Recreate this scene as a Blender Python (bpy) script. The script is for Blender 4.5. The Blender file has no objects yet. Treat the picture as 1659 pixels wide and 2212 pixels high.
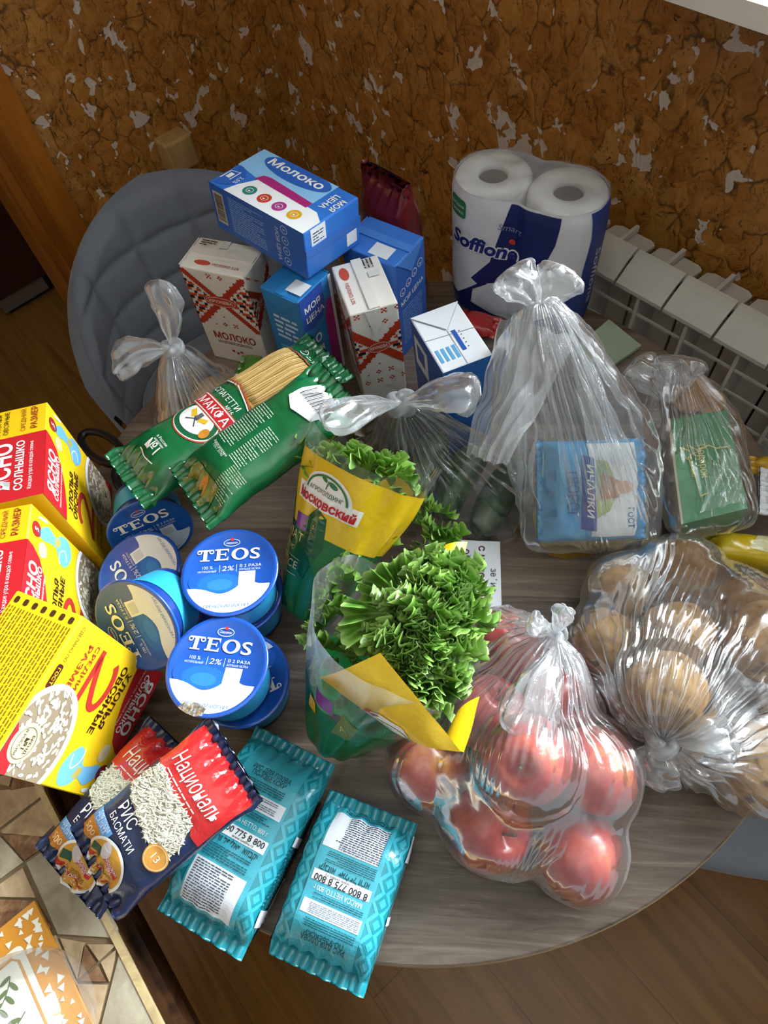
import bpy, bmesh, math, random
import numpy as np
from mathutils import Vector, Matrix, noise
from mathutils.bvhtree import BVHTree
from mathutils.geometry import tessellate_polygon

SC = bpy.context.scene
COL = SC.collection
random.seed(7)
PI = math.pi

# ---------------------------------------------------------------- camera
FPX, IW, IH = 1480.0, 1659.0, 2212.0
PITCH, ROLL, CAMZ = 0.5420677, -0.1639889, 1.48966
def _axes():
    f = Vector((0, math.sin(PITCH), -math.cos(PITCH)))
    u = Vector((0, math.cos(PITCH), math.sin(PITCH)))
    x = Vector((1, 0, 0))
    c, s = math.cos(ROLL), math.sin(ROLL)
    return c * x + s * u, -s * x + c * u, f
CR, CU, CF = _axes()
CAM = Vector((0, 0, CAMZ))
cd = bpy.data.cameras.new('camera'); cam = bpy.data.objects.new('camera', cd); COL.objects.link(cam)
cd.sensor_fit = 'HORIZONTAL'; cd.sensor_width = 36.0; cd.lens = FPX / IW * 36.0
cd.clip_start = 0.02; cd.clip_end = 50
mw = Matrix.Identity(4)
for i in range(3):
    mw[i][0] = CR[i]; mw[i][1] = CU[i]; mw[i][2] = -CF[i]; mw[i][3] = CAM[i]
cam.matrix_world = mw
SC.camera = cam

# ---------------------------------------------------------------- room frame
TX, TY, TR, TZ = 0.0358276, 0.410703, 0.45, 0.75      # round table: centre, radius, height of its top
NN = Vector((0.8229, 0.5682, 0)); DD = Vector((0.5682, -0.8229, 0))   # towards the window wall / along it
TC = Vector((TX, TY, 0))
def W(n, d, z): return TC + NN * n + DD * d + Vector((0, 0, z))
WALLN, WALLD = 0.62, -1.10
def ray(x, y): return CR * ((x - IW / 2) / FPX) - CU * ((y - IH / 2) / FPX) + CF
def P(x, y, z):                       # where the sight line of a pixel meets the level z
    d = ray(x, y); return CAM + d * ((z - CAMZ) / d.z)
def PV(x, y, pt, n):                  # where it meets an upright plane
    d = ray(x, y); return CAM + d * ((pt - CAM).dot(n) / d.dot(n))

# ---------------------------------------------------------------- world, window light, exposure
wd = bpy.data.worlds.new('world'); SC.world = wd; wd.use_nodes = True
bg = wd.node_tree.nodes['Background']
bg.inputs[0].default_value = (0.92, 0.95, 1.0, 1); bg.inputs[1].default_value = 0.25
def area(name, loc, direction, sx, sy, power, col):
    l = bpy.data.lights.new(name, 'AREA'); l.shape = 'RECTANGLE'; l.size = sx; l.size_y = sy
    l.energy = power; l.color = col
    o = bpy.data.objects.new(name, l); COL.objects.link(o); o.location = loc
    o.rotation_euler = Vector(direction).to_track_quat('-Z', 'Y').to_euler(); return o
WIN_D0, WIN_D1, WIN_Z0, WIN_Z1 = -0.15, 1.35, 1.14, 2.34
# sky light standing half a metre outside the window in the right-hand wall (the white sill shows at the top of the photograph)
area('window_right_offscreen', W(WALLN + 0.62, (WIN_D0 + WIN_D1) / 2 + 0.15, (WIN_Z0 + WIN_Z1) / 2 + 0.15), -NN - DD * 0.25 + Vector((0, 0, -0.25)),
     2.1, 1.7, 700, (0.91, 0.96, 1.0))
vs = SC.view_settings
vs.view_transform = 'Standard'; vs.look = 'None'; vs.exposure = 0.25; vs.gamma = 1.0; vs.use_curve_mapping = False
SC.cycles.use_denoising = True
SC.cycles.transparent_max_bounces = 14
SC.cycles.max_bounces = 5; SC.cycles.diffuse_bounces = 3; SC.cycles.glossy_bounces = 3
SC.cycles.use_adaptive_sampling = True; SC.cycles.adaptive_threshold = 0.09; SC.cycles.adaptive_min_samples = 16
SC.cycles.caustics_reflective = False; SC.cycles.caustics_refractive = False
SC.cycles.sample_clamp_indirect = 6.0

# ---------------------------------------------------------------- materials
def lin(h):
    h = h.lstrip('#'); c = [int(h[i:i + 2], 16) / 255 for i in (0, 2, 4)]
    return tuple((x / 12.92 if x <= 0.04045 else ((x + 0.055) / 1.055) ** 2.4) for x in c) + (1.0,)
class NT:
    def __init__(s, name):
        s.m = bpy.data.materials.new(name); s.m.use_nodes = True; s.t = s.m.node_tree; s.t.nodes.clear()
        s.out = s.n('ShaderNodeOutputMaterial')
    def n(s, typ, **kw):
        nd = s.t.nodes.new(typ)
        for k, v in kw.items():
            if k.startswith('i_'):
                nd.inputs[k[2:].replace('_', ' ')].default_value = v
            else: setattr(nd, k, v)
        return nd
    def l(s, a, b): s.t.links.new(a, b)
    def ramp(s, src, stops, interp='LINEAR'):
        r = s.n('ShaderNodeValToRGB'); r.color_ramp.interpolation = interp
        e = r.color_ramp.elements
        while len(e) < len(stops): e.new(0.5)
        for el, (p, c) in zip(e, stops):
            el.position = p; el.color = lin(c) if isinstance(c, str) else (c, c, c, 1)
        s.l(src, r.inputs[0]); return r.outputs[0]
    def mix(s, a, b, f, typ='MIX'):
        m = s.n('ShaderNodeMix', data_type='RGBA', blend_type=typ)
        for sock, v in ((m.inputs[6], a), (m.inputs[7], b), (m.inputs[0], f)):
            if hasattr(v, 'is_linked') or hasattr(v, 'node'): s.l(v, sock)
            else: sock.default_value = lin(v) if isinstance(v, str) else v
        return m.outputs[2]
    def math(s, op, a, b=0.0):
        m = s.n('ShaderNodeMath', operation=op)
        for sock, v in ((m.inputs[0], a), (m.inputs[1], b)):
            if hasattr(v, 'node'): s.l(v, sock)
            else: sock.default_value = v
        return m.outputs[0]
    def coords(s, scale=(1, 1, 1), rot=(0, 0, 0), kind='Object', loc=(0, 0, 0)):
        tc = s.n('ShaderNodeTexCoord'); mp = s.n('ShaderNodeMapping')
        mp.inputs['Scale'].default_value = scale; mp.inputs['Rotation'].default_value = rot; mp.inputs['Location'].default_value = loc
        s.l(tc.outputs[kind], mp.inputs[0]); return mp.outputs[0]
    def noise(s, vec, scale=5, detail=4, rough=0.55, dist=0.0):
        n = s.n('ShaderNodeTexNoise'); n.inputs['Scale'].default_value = scale; n.inputs['Detail'].default_value = detail
        n.inputs['Roughness'].default_value = rough; n.inputs['Distortion'].default_value = dist
        if vec is not None: s.l(vec, n.inputs['Vector'])
        return n.outputs
    def bsdf(s, col, rough=0.5, spec=0.5, bump=None, bstr=0.2, bdist=0.002, **kw):
        b = s.n('ShaderNodeBsdfPrincipled')
        for sock, v in ((b.inputs['Base Color'], col), (b.inputs['Roughness'], rough)):
            if hasattr(v, 'node'): s.l(v, sock)
            else: sock.default_value = lin(v) if isinstance(v, str) else v
        b.inputs['Specular IOR Level'].default_value = spec
        for k, v in kw.items(): b.inputs[k.replace('_', ' ')].default_value = v
        if bump is not None:
            bp = s.n('ShaderNodeBump'); bp.inputs['Strength'].default_value = bstr; bp.inputs['Distance'].default_value = bdist
            s.l(bump, bp.inputs['Height']); s.l(bp.outputs[0], b.inputs['Normal'])
        s.l(b.outputs[0], s.out.inputs[0]); return b
MC = {}
def flat(hexc, rough=0.5, spec=0.5, metal=0.0, wear=0.06):
    """plain coloured print, card or plastic with a faint mottle"""
    key = (hexc, rough, spec, metal)
    if key in MC: return MC[key]
    t = NT('print_' + hexc.lstrip('#'))
    v = t.coords((1, 1, 1))
    nz = t.noise(v, 60, 3)[0]
    c = lin(hexc); lo = tuple(x * (1 - wear) for x in c[:3]) + (1,)
    b = t.bsdf(t.mix(lo, c, nz), rough, spec); b.inputs['Metallic'].default_value = metal
    MC[key] = t.m; return t.m
def foil(hexc, rough=0.22, name=None, bstr=0.25, scale=45):
    """glossy plastic film pouch with fine crumples"""
    key = ('foil', hexc, rough, bstr)
    if key in MC: return MC[key]
    t = NT(name or 'pouch_film_' + hexc.lstrip('#'))
    v = t.coords(); nz = t.noise(v, scale, 4, 0.55, 0.6)[0]
    t.bsdf(t.mix(tuple(x * .9 for x in lin(hexc)[:3]) + (1,), lin(hexc), nz), rough, 0.6, nz, bstr, 0.004, Coat_Weight=0.3, Coat_Roughness=0.12)
    MC[key] = t.m; return t.m

def m_film(name, white=0.10, tint='#f6f9fc', rough=0.11, bump=0.12, scale=30, gloss=1.0, stretch=(1, 1, 1)):
    """thin clear polythene: see-through, glossy, milky where it is seen edge on or crumpled"""
    t = NT(name); v = t.coords(stretch)
    n1 = t.noise(v, scale, 3, 0.5, 1.0)[0]
    bp = t.n('ShaderNodeBump'); bp.inputs['Strength'].default_value = bump; bp.inputs['Distance'].default_value = 0.004
    t.l(n1, bp.inputs['Height'])
    tr = t.n('ShaderNodeBsdfTransparent'); tr.inputs[0].default_value = (0.985, 0.99, 0.995, 1)
    df = t.n('ShaderNodeBsdfDiffuse'); df.inputs[0].default_value = lin(tint); t.l(bp.outputs[0], df.inputs['Normal'])
    tl = t.n('ShaderNodeBsdfTranslucent'); tl.inputs[0].default_value = lin(tint); t.l(bp.outputs[0], tl.inputs['Normal'])
    mw_ = t.n('ShaderNodeMixShader'); mw_.inputs[0].default_value = 0.45; t.l(df.outputs[0], mw_.inputs[1]); t.l(tl.outputs[0], mw_.inputs[2])
    gl = t.n('ShaderNodeBsdfGlossy'); gl.inputs['Roughness'].default_value = rough; gl.inputs[0].default_value = (1, 1, 1, 1)
    t.l(bp.outputs[0], gl.inputs['Normal'])
    lw = t.n('ShaderNodeLayerWeight'); lw.inputs[0].default_value = 0.35; t.l(bp.outputs[0], lw.inputs['Normal'])
    # milky film: more of it is looked through where it is seen edge on
    w = t.math('MINIMUM', t.math('ADD', t.math('MULTIPLY', t.math('POWER', lw.outputs['Facing'], 2.5), white * 3.0), white * 0.8), 0.9)
    m1 = t.n('ShaderNodeMixShader'); t.l(w, m1.inputs[0]); t.l(tr.outputs[0], m1.inputs[1]); t.l(mw_.outputs[0], m1.inputs[2])
    fr = t.n('ShaderNodeFresnel'); fr.inputs[0].default_value = 1.42; t.l(bp.outputs[0], fr.inputs['Normal'])
    m2 = t.n('ShaderNodeMixShader'); t.l(t.math('MINIMUM', t.math('MULTIPLY', fr.outputs[0], 1.1 * gloss), 0.5), m2.inputs[0])
    t.l(m1.outputs[0], m2.inputs[1]); t.l(gl.outputs[0], m2.inputs[2])
    t.l(m2.outputs[0], t.out.inputs[0]); return t.m

def m_cork():
    t = NT('cork_wallcovering')
    ang = math.atan2(DD.y, DD.x)
    v = t.coords((1, 1, 1), (0, 0, -ang))
    nb = t.noise(v, 14, 3, 0.55, 0.5)
    dv = t.n('ShaderNodeVectorMath', operation='MULTIPLY_ADD'); t.l(nb[1], dv.inputs[0]); dv.inputs[1].default_value = (0.05, 0.05, 0.06); t.l(v, dv.inputs[2])
    mp = t.n('ShaderNodeMapping'); mp.inputs['Scale'].default_value = (30, 30, 17); t.l(dv.outputs[0], mp.inputs[0])
    vo = t.n('ShaderNodeTexVoronoi'); vo.inputs['Scale'].default_value = 1.0; t.l(mp.outputs[0], vo.inputs['Vector'])
    ve = t.n('ShaderNodeTexVoronoi', feature='DISTANCE_TO_EDGE'); ve.inputs['Scale'].default_value = 1.0; t.l(mp.outputs[0], ve.inputs['Vector'])
    sep = t.n('ShaderNodeSeparateColor'); t.l(vo.outputs['Color'], sep.inputs[0])
    base = t.ramp(sep.outputs[0], [(0, '#9a6022'), (.3, '#b3722c'), (.55, '#c0853c'), (.8, '#a3692a'), (1, '#cb9650')])
    g = t.noise(dv.outputs[0], 34, 6, 0.66, 0.8)[0]
    base = t.mix(base, t.ramp(g, [(0.30, '#6a3d12'), (0.46, '#ad7430'), (0.64, '#cc9750')]), 0.45)
    gate = t.ramp(t.noise(v, 36, 3, .6, .5)[0], [(0.44, 0.0), (0.54, 1.0)])
    # short cracks and pits inside the chips
    mp2 = t.n('ShaderNodeMapping'); mp2.inputs['Scale'].default_value = (46, 46, 24); t.l(dv.outputs[0], mp2.inputs[0])
    rk = t.noise(mp2.outputs[0], 1.2, 4, 0.6, 1.4)[0]
    ridge = t.math('ABSOLUTE', t.math('SUBTRACT', rk, 0.5))
    base = t.mix(base, '#2a1506', t.math('MULTIPLY', t.math('MULTIPLY', t.ramp(ridge, [(0.0, 1.0), (0.028, 0.0)]), gate), 0.85))
    mp4 = t.n('ShaderNodeMapping'); mp4.inputs['Scale'].default_value = (80, 80, 42); t.l(dv.outputs[0], mp4.inputs[0])
    pit = t.noise(mp4.outputs[0], 1.2, 3, 0.6, 0.6)[0]
    base = t.mix(base, '#2c1607', t.ramp(pit, [(0.66, 0.0), (0.70, 0.9)]))
    edge = t.math('MULTIPLY', t.ramp(ve.outputs[0], [(0.0, 1.0), (0.06, 0.0)]), t.ramp(t.noise(v, 24, 2)[0], [(0.42, 0.0), (0.55, 1.0)]))
    base = t.mix(base, '#33190a', t.math('MULTIPLY', edge, 0.8))
    # pale paper showing in the gaps between chips
    fg = t.ramp(t.noise(v, 21, 3, .55, .3)[0], [(0.575, 0.0), (0.66, 1.0)])
    fm = t.ramp(t.math('SUBTRACT', t.math('MULTIPLY', fg, 0.19), ve.outputs[0]), [(0.0, 0.0), (0.02, 1.0)])
    base = t.mix(base, '#d8cabd', fm)
    hgt = t.math('SUBTRACT', t.math('ADD', g, t.math('MULTIPLY', t.math('MINIMUM', ve.outputs[0], 0.15), 3.0)), t.math('MULTIPLY', fm, 0.5))
    t.bsdf(base, 0.38, 0.5, hgt, 0.45, 0.004); return t.m
def m_floor():
    t = NT('floor_laminate'); v = t.coords((1, 1, 1), (0, 0, math.radians(58)))
    br = t.n('ShaderNodeTexBrick'); br.offset = 0.4; br.inputs['Scale'].default_value = 1
    br.inputs['Brick Width'].default_value = 1.25; br.inputs['Row Height'].default_value = 0.19; br.inputs['Mortar Size'].default_value = 0.0012
    br.inputs['Color1'].default_value = lin('#8a5f28'); br.inputs['Color2'].default_value = lin('#7a5222'); br.inputs['Mortar'].default_value = lin('#3c240e')
    t.l(v, br.inputs['Vector'])
    mp = t.n('ShaderNodeMapping'); mp.inputs['Scale'].default_value = (1.6, 26, 1); t.l(v, mp.inputs[0])
    g = t.noise(mp.outputs[0], 1.3, 5, 0.6, 1.2)[0]
    c = t.mix(br.outputs[0], t.ramp(g, [(0.3, '#573510'), (0.5, '#8a6129'), (0.7, '#a57c3c')]), 0.5)
    t.bsdf(c, 0.33, 0.5, g, 0.06, 0.001); return t.m
def m_tabletop():
    t = NT('table_wood_laminate'); v = t.coords((1, 1, 1), (0, 0, math.radians(12)))
    br = t.n('ShaderNodeTexBrick'); br.offset = 0.37; br.inputs['Scale'].default_value = 1
    br.inputs['Brick Width'].default_value = 1.1; br.inputs['Row Height'].default_value = 0.083; br.inputs['Mortar Size'].default_value = 0.0
    br.inputs['Color1'].default_value = (0.9, 0.9, 0.9, 1); br.inputs['Color2'].default_value = (0.25, 0.25, 0.25, 1); br.inputs['Bias'].default_value = 0.0
    t.l(v, br.inputs['Vector'])
    tone = t.ramp(br.outputs[0], [(0.2, '#413529'), (0.5, '#685a4d'), (0.9, '#948576')])
    mp = t.n('ShaderNodeMapping'); mp.inputs['Scale'].default_value = (3.0, 42, 1); t.l(v, mp.inputs[0])
    g = t.noise(mp.outputs[0], 1.4, 6, 0.65, 1.6)[0]
    c = t.mix(tone, t.ramp(g, [(0.30, '#241a13'), (0.5, '#6c5d50'), (0.68, '#9a8c80')]), 0.5)
    mp2 = t.n('ShaderNodeMapping'); mp2.inputs['Scale'].default_value = (20, 300, 1); t.l(v, mp2.inputs[0])
    fg = t.noise(mp2.outputs[0], 1.0, 3, 0.6, 0.4)[0]
    t.bsdf(c, 0.36, 0.5, fg, 0.25, 0.0008); return t.m
def m_velvet():
    t = NT('chair_velvet'); v = t.coords(); nz = t.noise(v, 320, 3)[0]; n2 = t.noise(v, 14, 3)[0]
    c = t.mix('#6b7078', '#7d828c', t.math('MULTIPLY', t.math('ADD', nz, n2), 0.5))
    t.bsdf(c, 0.85, 0.25, nz, 0.15, 0.0008, Sheen_Weight=0.35, Sheen_Roughness=0.4); return t.m
def m_wood(name, c1, c2, c3, scale=(3, 3, 40), rough=0.4, rot=(0, 0, 0)):
    t = NT(name); v = t.coords(scale, rot); g = t.noise(v, 1.2, 5, 0.6, 1.0)[0]
    t.bsdf(t.ramp(g, [(0.3, c1), (0.5, c2), (0.72, c3)]), rough, 0.45, g, 0.1, 0.001); return t.m
def m_stone(name, c1, c2, c3, scale=22):
    t = NT(name); v = t.coords(); g = t.noise(v, scale, 6, 0.62, 1.4)[0]; g2 = t.noise(v, scale * 5, 4, .6)[0]
    c = t.ramp(t.math('ADD', t.math('MULTIPLY', g, .75), t.math('MULTIPLY', g2, .25)), [(0.34, c1), (0.5, c2), (0.66, c3)])
    t.bsdf(c, 0.3, 0.5, g, 0.12, 0.001); return t.m
def m_apple():
    t = NT('apple_skin'); v = t.coords(); n1 = t.noise(v, 14, 3, .5, .4)[0]
    mp = t.n('ShaderNodeMapping'); mp.inputs['Scale'].default_value = (160, 160, 18); t.l(v, mp.inputs[0])
    n2 = t.noise(mp.outputs[0], 1, 3, .6, .3)[0]
    f = t.math('ADD', t.math('MULTIPLY', n1, 0.8), t.math('MULTIPLY', n2, 0.35))
    sx = t.n('ShaderNodeSeparateXYZ'); t.l(v, sx.inputs[0])
    f = t.math('ADD', f, t.math('MULTIPLY', sx.outputs[2], 2.2))
    oi = t.n('ShaderNodeObjectInfo'); f = t.math('ADD', f, t.math('MULTIPLY', t.math('SUBTRACT', oi.outputs['Random'], 0.45), 0.22))
    c = t.ramp(f, [(0.42, '#7c1519'), (0.58, '#a32829'), (0.72, '#bd4c3a'), (0.86, '#cf8c48')])
    t.bsdf(c, 0.28, 0.5, None, Coat_Weight=0.2); return t.m
def m_potato():
    t = NT('potato_skin'); v = t.coords(); n1 = t.noise(v, 26, 5, .62, .6)[0]; n2 = t.noise(v, 130, 4, .6)[0]; n3 = t.noise(v, 60, 2)[0]
    c = t.ramp(n1, [(0.3, '#6b4b28'), (0.5, '#a37d4c'), (0.7, '#c7a471')])
    c = t.mix(c, '#4a3018', t.ramp(n3, [(0.60, 0.0), (0.68, 0.8)]))
    t.bsdf(c, 0.75, 0.3, n2, 0.35, 0.001); return t.m
def m_leaf():
    t = NT('lettuce_leaf'); v = t.coords(); n1 = t.noise(v, 38, 4, .6, .5)[0]
    at = t.n('ShaderNodeAttribute', attribute_name='edge')
    c = t.mix(t.ramp(n1, [(0.3, '#3c6a1a'), (0.52, '#5c8f2a'), (0.72, '#86b046')]), '#bcd988', at.outputs['Fac'])
    b = t.bsdf(c, 0.34, 0.5, n1, 0.25, 0.002)
    tl = t.n('ShaderNodeBsdfTranslucent'); t.l(c, tl.inputs[0])
    mx = t.n('ShaderNodeMixShader'); mx.inputs[0].default_value = 0.16; t.l(b.outputs[0], mx.inputs[1]); t.l(tl.outputs[0], mx.inputs[2])
    t.l(mx.outputs[0], t.out.inputs[0]); return t.m
def m_cucumber():
    t = NT('cucumber_skin'); v = t.coords(); n1 = t.noise(v, 20, 4)[0]; n2 = t.noise(v, 170, 2)[0]
    t.bsdf(t.ramp(n1, [(0.3, '#22371a'), (0.55, '#35502a'), (0.8, '#55703c')]), 0.35, .5, n2, 0.3, 0.001); return t.m
def m_bread():
    t = NT('bread_crust'); v = t.coords(); n1 = t.noise(v, 30, 4)[0]
    t.bsdf(t.ramp(n1, [(0.3, '#a9804f'), (0.55, '#c39a68'), (0.8, '#d9b98c')]), 0.7, .3, n1, .2, .001); return t.m
def m_glass(name, tint=(0.95, 0.97, 0.97, 1), fac=1.3):
    t = NT(name); tr = t.n('ShaderNodeBsdfTransparent'); tr.inputs[0].default_value = tint
    gl = t.n('ShaderNodeBsdfGlossy'); gl.inputs['Roughness'].default_value = 0.03
    fr = t.n('ShaderNodeFresnel'); fr.inputs[0].default_value = 1.5
    m = t.n('ShaderNodeMixShader'); t.l(t.math('MINIMUM', t.math('MULTIPLY', fr.outputs[0], fac), .9), m.inputs[0]); t.l(tr.outputs[0], m.inputs[1]); t.l(gl.outputs[0], m.inputs[2])
    t.l(m.outputs[0], t.out.inputs[0]); return t.m
M_CORK = m_cork(); M_FLOOR = m_floor(); M_TABLE = m_tabletop(); M_VELVET = m_velvet()
M_CASING = m_wood('door_casing_wood', '#7d4513', '#a86420', '#bd792c', (14, 14, 1.4), 0.35)
M_BLOCK = m_wood('beech_block', '#a4824f', '#b99560', '#c9a873', (20, 20, 6), 0.5)
M_DARKWOOD = m_wood('dark_table_wood', '#24150b', '#3c2413', '#55361d', (6, 30, 30), 0.3)
M_WARDROBE = m_wood('wardrobe_front', '#2b1512', '#351b17', '#3d211b', (5, 5, 2), 0.35)
M_FILM = m_film('clear_polythene', 0.10)
M_FILM2 = m_film('milky_polythene', 0.24, bump=0.2)
M_FILM3 = m_film('crisp_clear_film', 0.05, bump=0.10, scale=18)
M_KNOT = m_film('knotted_polythene', 0.34, bump=0.2, scale=60)
M_APPLE = m_apple(); M_POTATO = m_potato(); M_LEAF = m_leaf(); M_CUKE = m_cucumber(); M_BREAD = m_bread()
M_GLASS = m_glass('clear_glass')
BLACKM = flat('#15151a', 0.35)

# ---------------------------------------------------------------- object helpers
BASE = {}
def new_obj(name, me, parent=None):
    o = bpy.data.objects.new(name, me); COL.objects.link(o)
    if parent is not None:
        o.parent = parent; BASE[o.name] = BASE[parent.name]
    return o
def thing(name, label, cat, loc, group=None):
    o = bpy.data.objects.new(name, None); COL.objects.link(o); o.location = Vector(loc)
    o.empty_display_size = 0.02
    BASE[o.name] = Vector(loc)
    return tag(o, label, cat, group)
def tag(o, label, cat, group=None):
    o['label'] = label; o['category'] = cat
    if group: o['group'] = group
    return o
def build(name, verts, faces, mats, parent=None, fm=None, smooth=False, base=None):
    """verts in world metres; the object sits at its thing's base"""
    b = BASE[parent.name] if parent is not None else (Vector(base) if base is not None else Vector((0, 0, 0)))
    me = bpy.data.meshes.new(name)
    vv = np.array([tuple(v) for v in verts], float).reshape(-1, 3) - np.array(b)
    me.from_pydata(vv.tolist(), [], faces)
    if not isinstance(mats, (list, tuple)): mats = [mats]
    for m in mats: me.materials.append(m)
    if fm is not None: me.polygons.foreach_set('material_index', fm)
    if smooth: me.polygons.foreach_set('use_smooth', [True] * len(me.polygons))
    me.update()
    o = new_obj(name, me, parent)
    if parent is None: o.location = b; BASE[o.name] = Vector(b)
    return o
def struct(o): o['kind'] = 'structure'; return o
class MB:
    """collects simple solids into one mesh"""
    def __init__(s): s.v = []; s.f = []; s.m = []
    def add(s, vs, fs, mi=0):
        k = len(s.v); s.v += [Vector(v) for v in vs]; s.f += [tuple(i + k for i in f) for f in fs]; s.m += [mi] * len(fs)
    def hexa(s, c, mi=0):             # 8 corners: bottom 0-3 ccw, top 4-7
        s.add(c, [(3, 2, 1, 0), (4, 5, 6, 7), (0, 1, 5, 4), (1, 2, 6, 5), (2, 3, 7, 6), (3, 0, 4, 7)], mi)
    def box(s, o, ux, uy, uz, mi=0):  # corner + three edge vectors
        o, ux, uy, uz = map(Vector, (o, ux, uy, uz))
        s.hexa([o, o + ux, o + ux + uy, o + uy, o + uz, o + ux + uz, o + ux + uy + uz, o + uy + uz], mi)
    def tube(s, pts, r, n=10, mi=0, close=False, cap=True):
        pts = [Vector(p) for p in pts]; k = len(s.v); m = len(pts)
        rs = r if isinstance(r, (list, tuple)) else [r] * m
        up = Vector((0.13, 0.21, 0.97))
        for i, p in enumerate(pts):
            a = pts[(i - 1) % m] if (close or i) else pts[0]; b = pts[(i + 1) % m] if (close or i < m - 1) else pts[-1]
            t = (b - a).normalized(); x = t.cross(up).normalized(); y = t.cross(x)
            for j in range(n):
                an = 2 * PI * j / n; s.v.append(p + (x * math.cos(an) + y * math.sin(an)) * rs[i])
        mm = m if close else m - 1
        for i in range(mm):
            for j in range(n):
                s.f.append((k + i * n + j, k + i * n + (j + 1) % n, k + ((i + 1) % m) * n + (j + 1) % n, k + ((i + 1) % m) * n + j)); s.m.append(mi)
        if cap and not close:
            s.f.append(tuple(k + j for j in range(n))[::-1]); s.f.append(tuple(k + (m - 1) * n + j for j in range(n))); s.m += [mi, mi]
    def grid(s, rows, mi=0, closeu=False):   # rows of points
        k = len(s.v); nr = len(rows); nc = len(rows[0])
        for r in rows: s.v += [Vector(p) for p in r]
        for i in range(nr - 1):
            for j in range(nc if closeu else nc - 1):
                s.f.append((k + i * nc + j, k + i * nc + (j + 1) % nc, k + (i + 1) * nc + (j + 1) % nc, k + (i + 1) * nc + j)); s.m.append(mi)
    def lathe(s, prof, c, ax=Vector((0, 0, 1)), n=40, mi=0):
        ax = Vector(ax).normalized(); x = ax.orthogonal().normalized(); y = ax.cross(x)
        s.grid([[Vector(c) + ax * h + (x * math.cos(2 * PI * j / n) + y * math.sin(2 * PI * j / n)) * r for j in range(n)] for r, h in prof], mi, True)
    def prism(s, poly, up, mi=0):     # polygon (3D, planar) extruded by a vector
        k = len(s.v); n = len(poly); up = Vector(up)
        s.v += [Vector(p) for p in poly] + [Vector(p) + up for p in poly]
        s.f.append(tuple(range(k + n - 1, k - 1, -1))); s.f.append(tuple(range(k + n, k + 2 * n)))
        for i in range(n): s.f.append((k + i, k + (i + 1) % n, k + n + (i + 1) % n, k + n + i))
        s.m += [mi] * (n + 2)
    def build(s, name, mats, parent=None, smooth=False, base=None):
        return build(name, s.v, s.f, mats, parent, s.m, smooth, base)
def bevel_box(name, o, ux, uy, uz, r, mats, parent, seg=2, base=None):
    o, ux, uy, uz = map(Vector, (o, ux, uy, uz)); bm = bmesh.new()
    c = [o, o + ux, o + ux + uy, o + uy, o + uz, o + ux + uz, o + ux + uy + uz, o + uy + uz]
    vs = [bm.verts.new(p) for p in c]
    for f in [(3, 2, 1, 0), (4, 5, 6, 7), (0, 1, 5, 4), (1, 2, 6, 5), (2, 3, 7, 6), (3, 0, 4, 7)]: bm.faces.new([vs[i] for i in f])
    bmesh.ops.recalc_face_normals(bm, faces=bm.faces)
    bmesh.ops.bevel(bm, geom=list(bm.edges), offset=r, segments=seg, affect='EDGES', profile=0.5)
    bm.verts.index_update()
    v = [x.co.copy() for x in bm.verts]; f = [tuple(q.index for q in x.verts) for x in bm.faces]; bm.free()
    return build(name, v, f, mats, parent, None, False, base)
def sm(t): t = min(1, max(0, t)); return t * t * (3 - 2 * t)
def nz3(p, s=1.0, o=0.0): return noise.noise(Vector(p) * s + Vector((o, o * 1.7, o * 0.3)))
def rotm(yaw, tx, ty):
    w = Vector((tx, ty, 0)); Rz = Matrix.Rotation(yaw, 3, 'Z')
    return (Matrix.Rotation(w.length, 3, w.normalized()) @ Rz) if w.length > 1e-9 else Rz

# ---------------------------------------------------------------- print: flat shapes and lettering laid on any surface S(x, y) -> (point, normal)
def plane(o, ux, uy):
    o, ux, uy = Vector(o), Vector(ux).normalized(), Vector(uy).normalized(); n = ux.cross(uy).normalized()
    return lambda x, y: (o + ux * x + uy * y, n)
GL = {}
def glyph(txt, bold=0.0, shear=0.0, font=None, space=1.0):
    key = (txt, bold, shear, font, space)
    if key in GL: return GL[key]
    cu = bpy.data.curves.new('t', 'FONT'); cu.body = txt; cu.size = 1.0; cu.offset = bold; cu.shear = shear; cu.resolution_u = 3; cu.space_character = space
    cu.fill_mode = 'FRONT'
    ob = bpy.data.objects.new('t', cu)
    me = bpy.data.meshes.new_from_object(ob)
    v = np.empty(len(me.vertices) * 3); me.vertices.foreach_get('co', v); v = v.reshape(-1, 3)[:, :2].copy()
    f = [tuple(p.vertices) for p in me.polygons]
    bpy.data.objects.remove(ob); bpy.data.curves.remove(cu); bpy.data.meshes.remove(me)
    if len(v) == 0: v = np.zeros((1, 2))
    GL[key] = (v, f); return GL[key]
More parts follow.
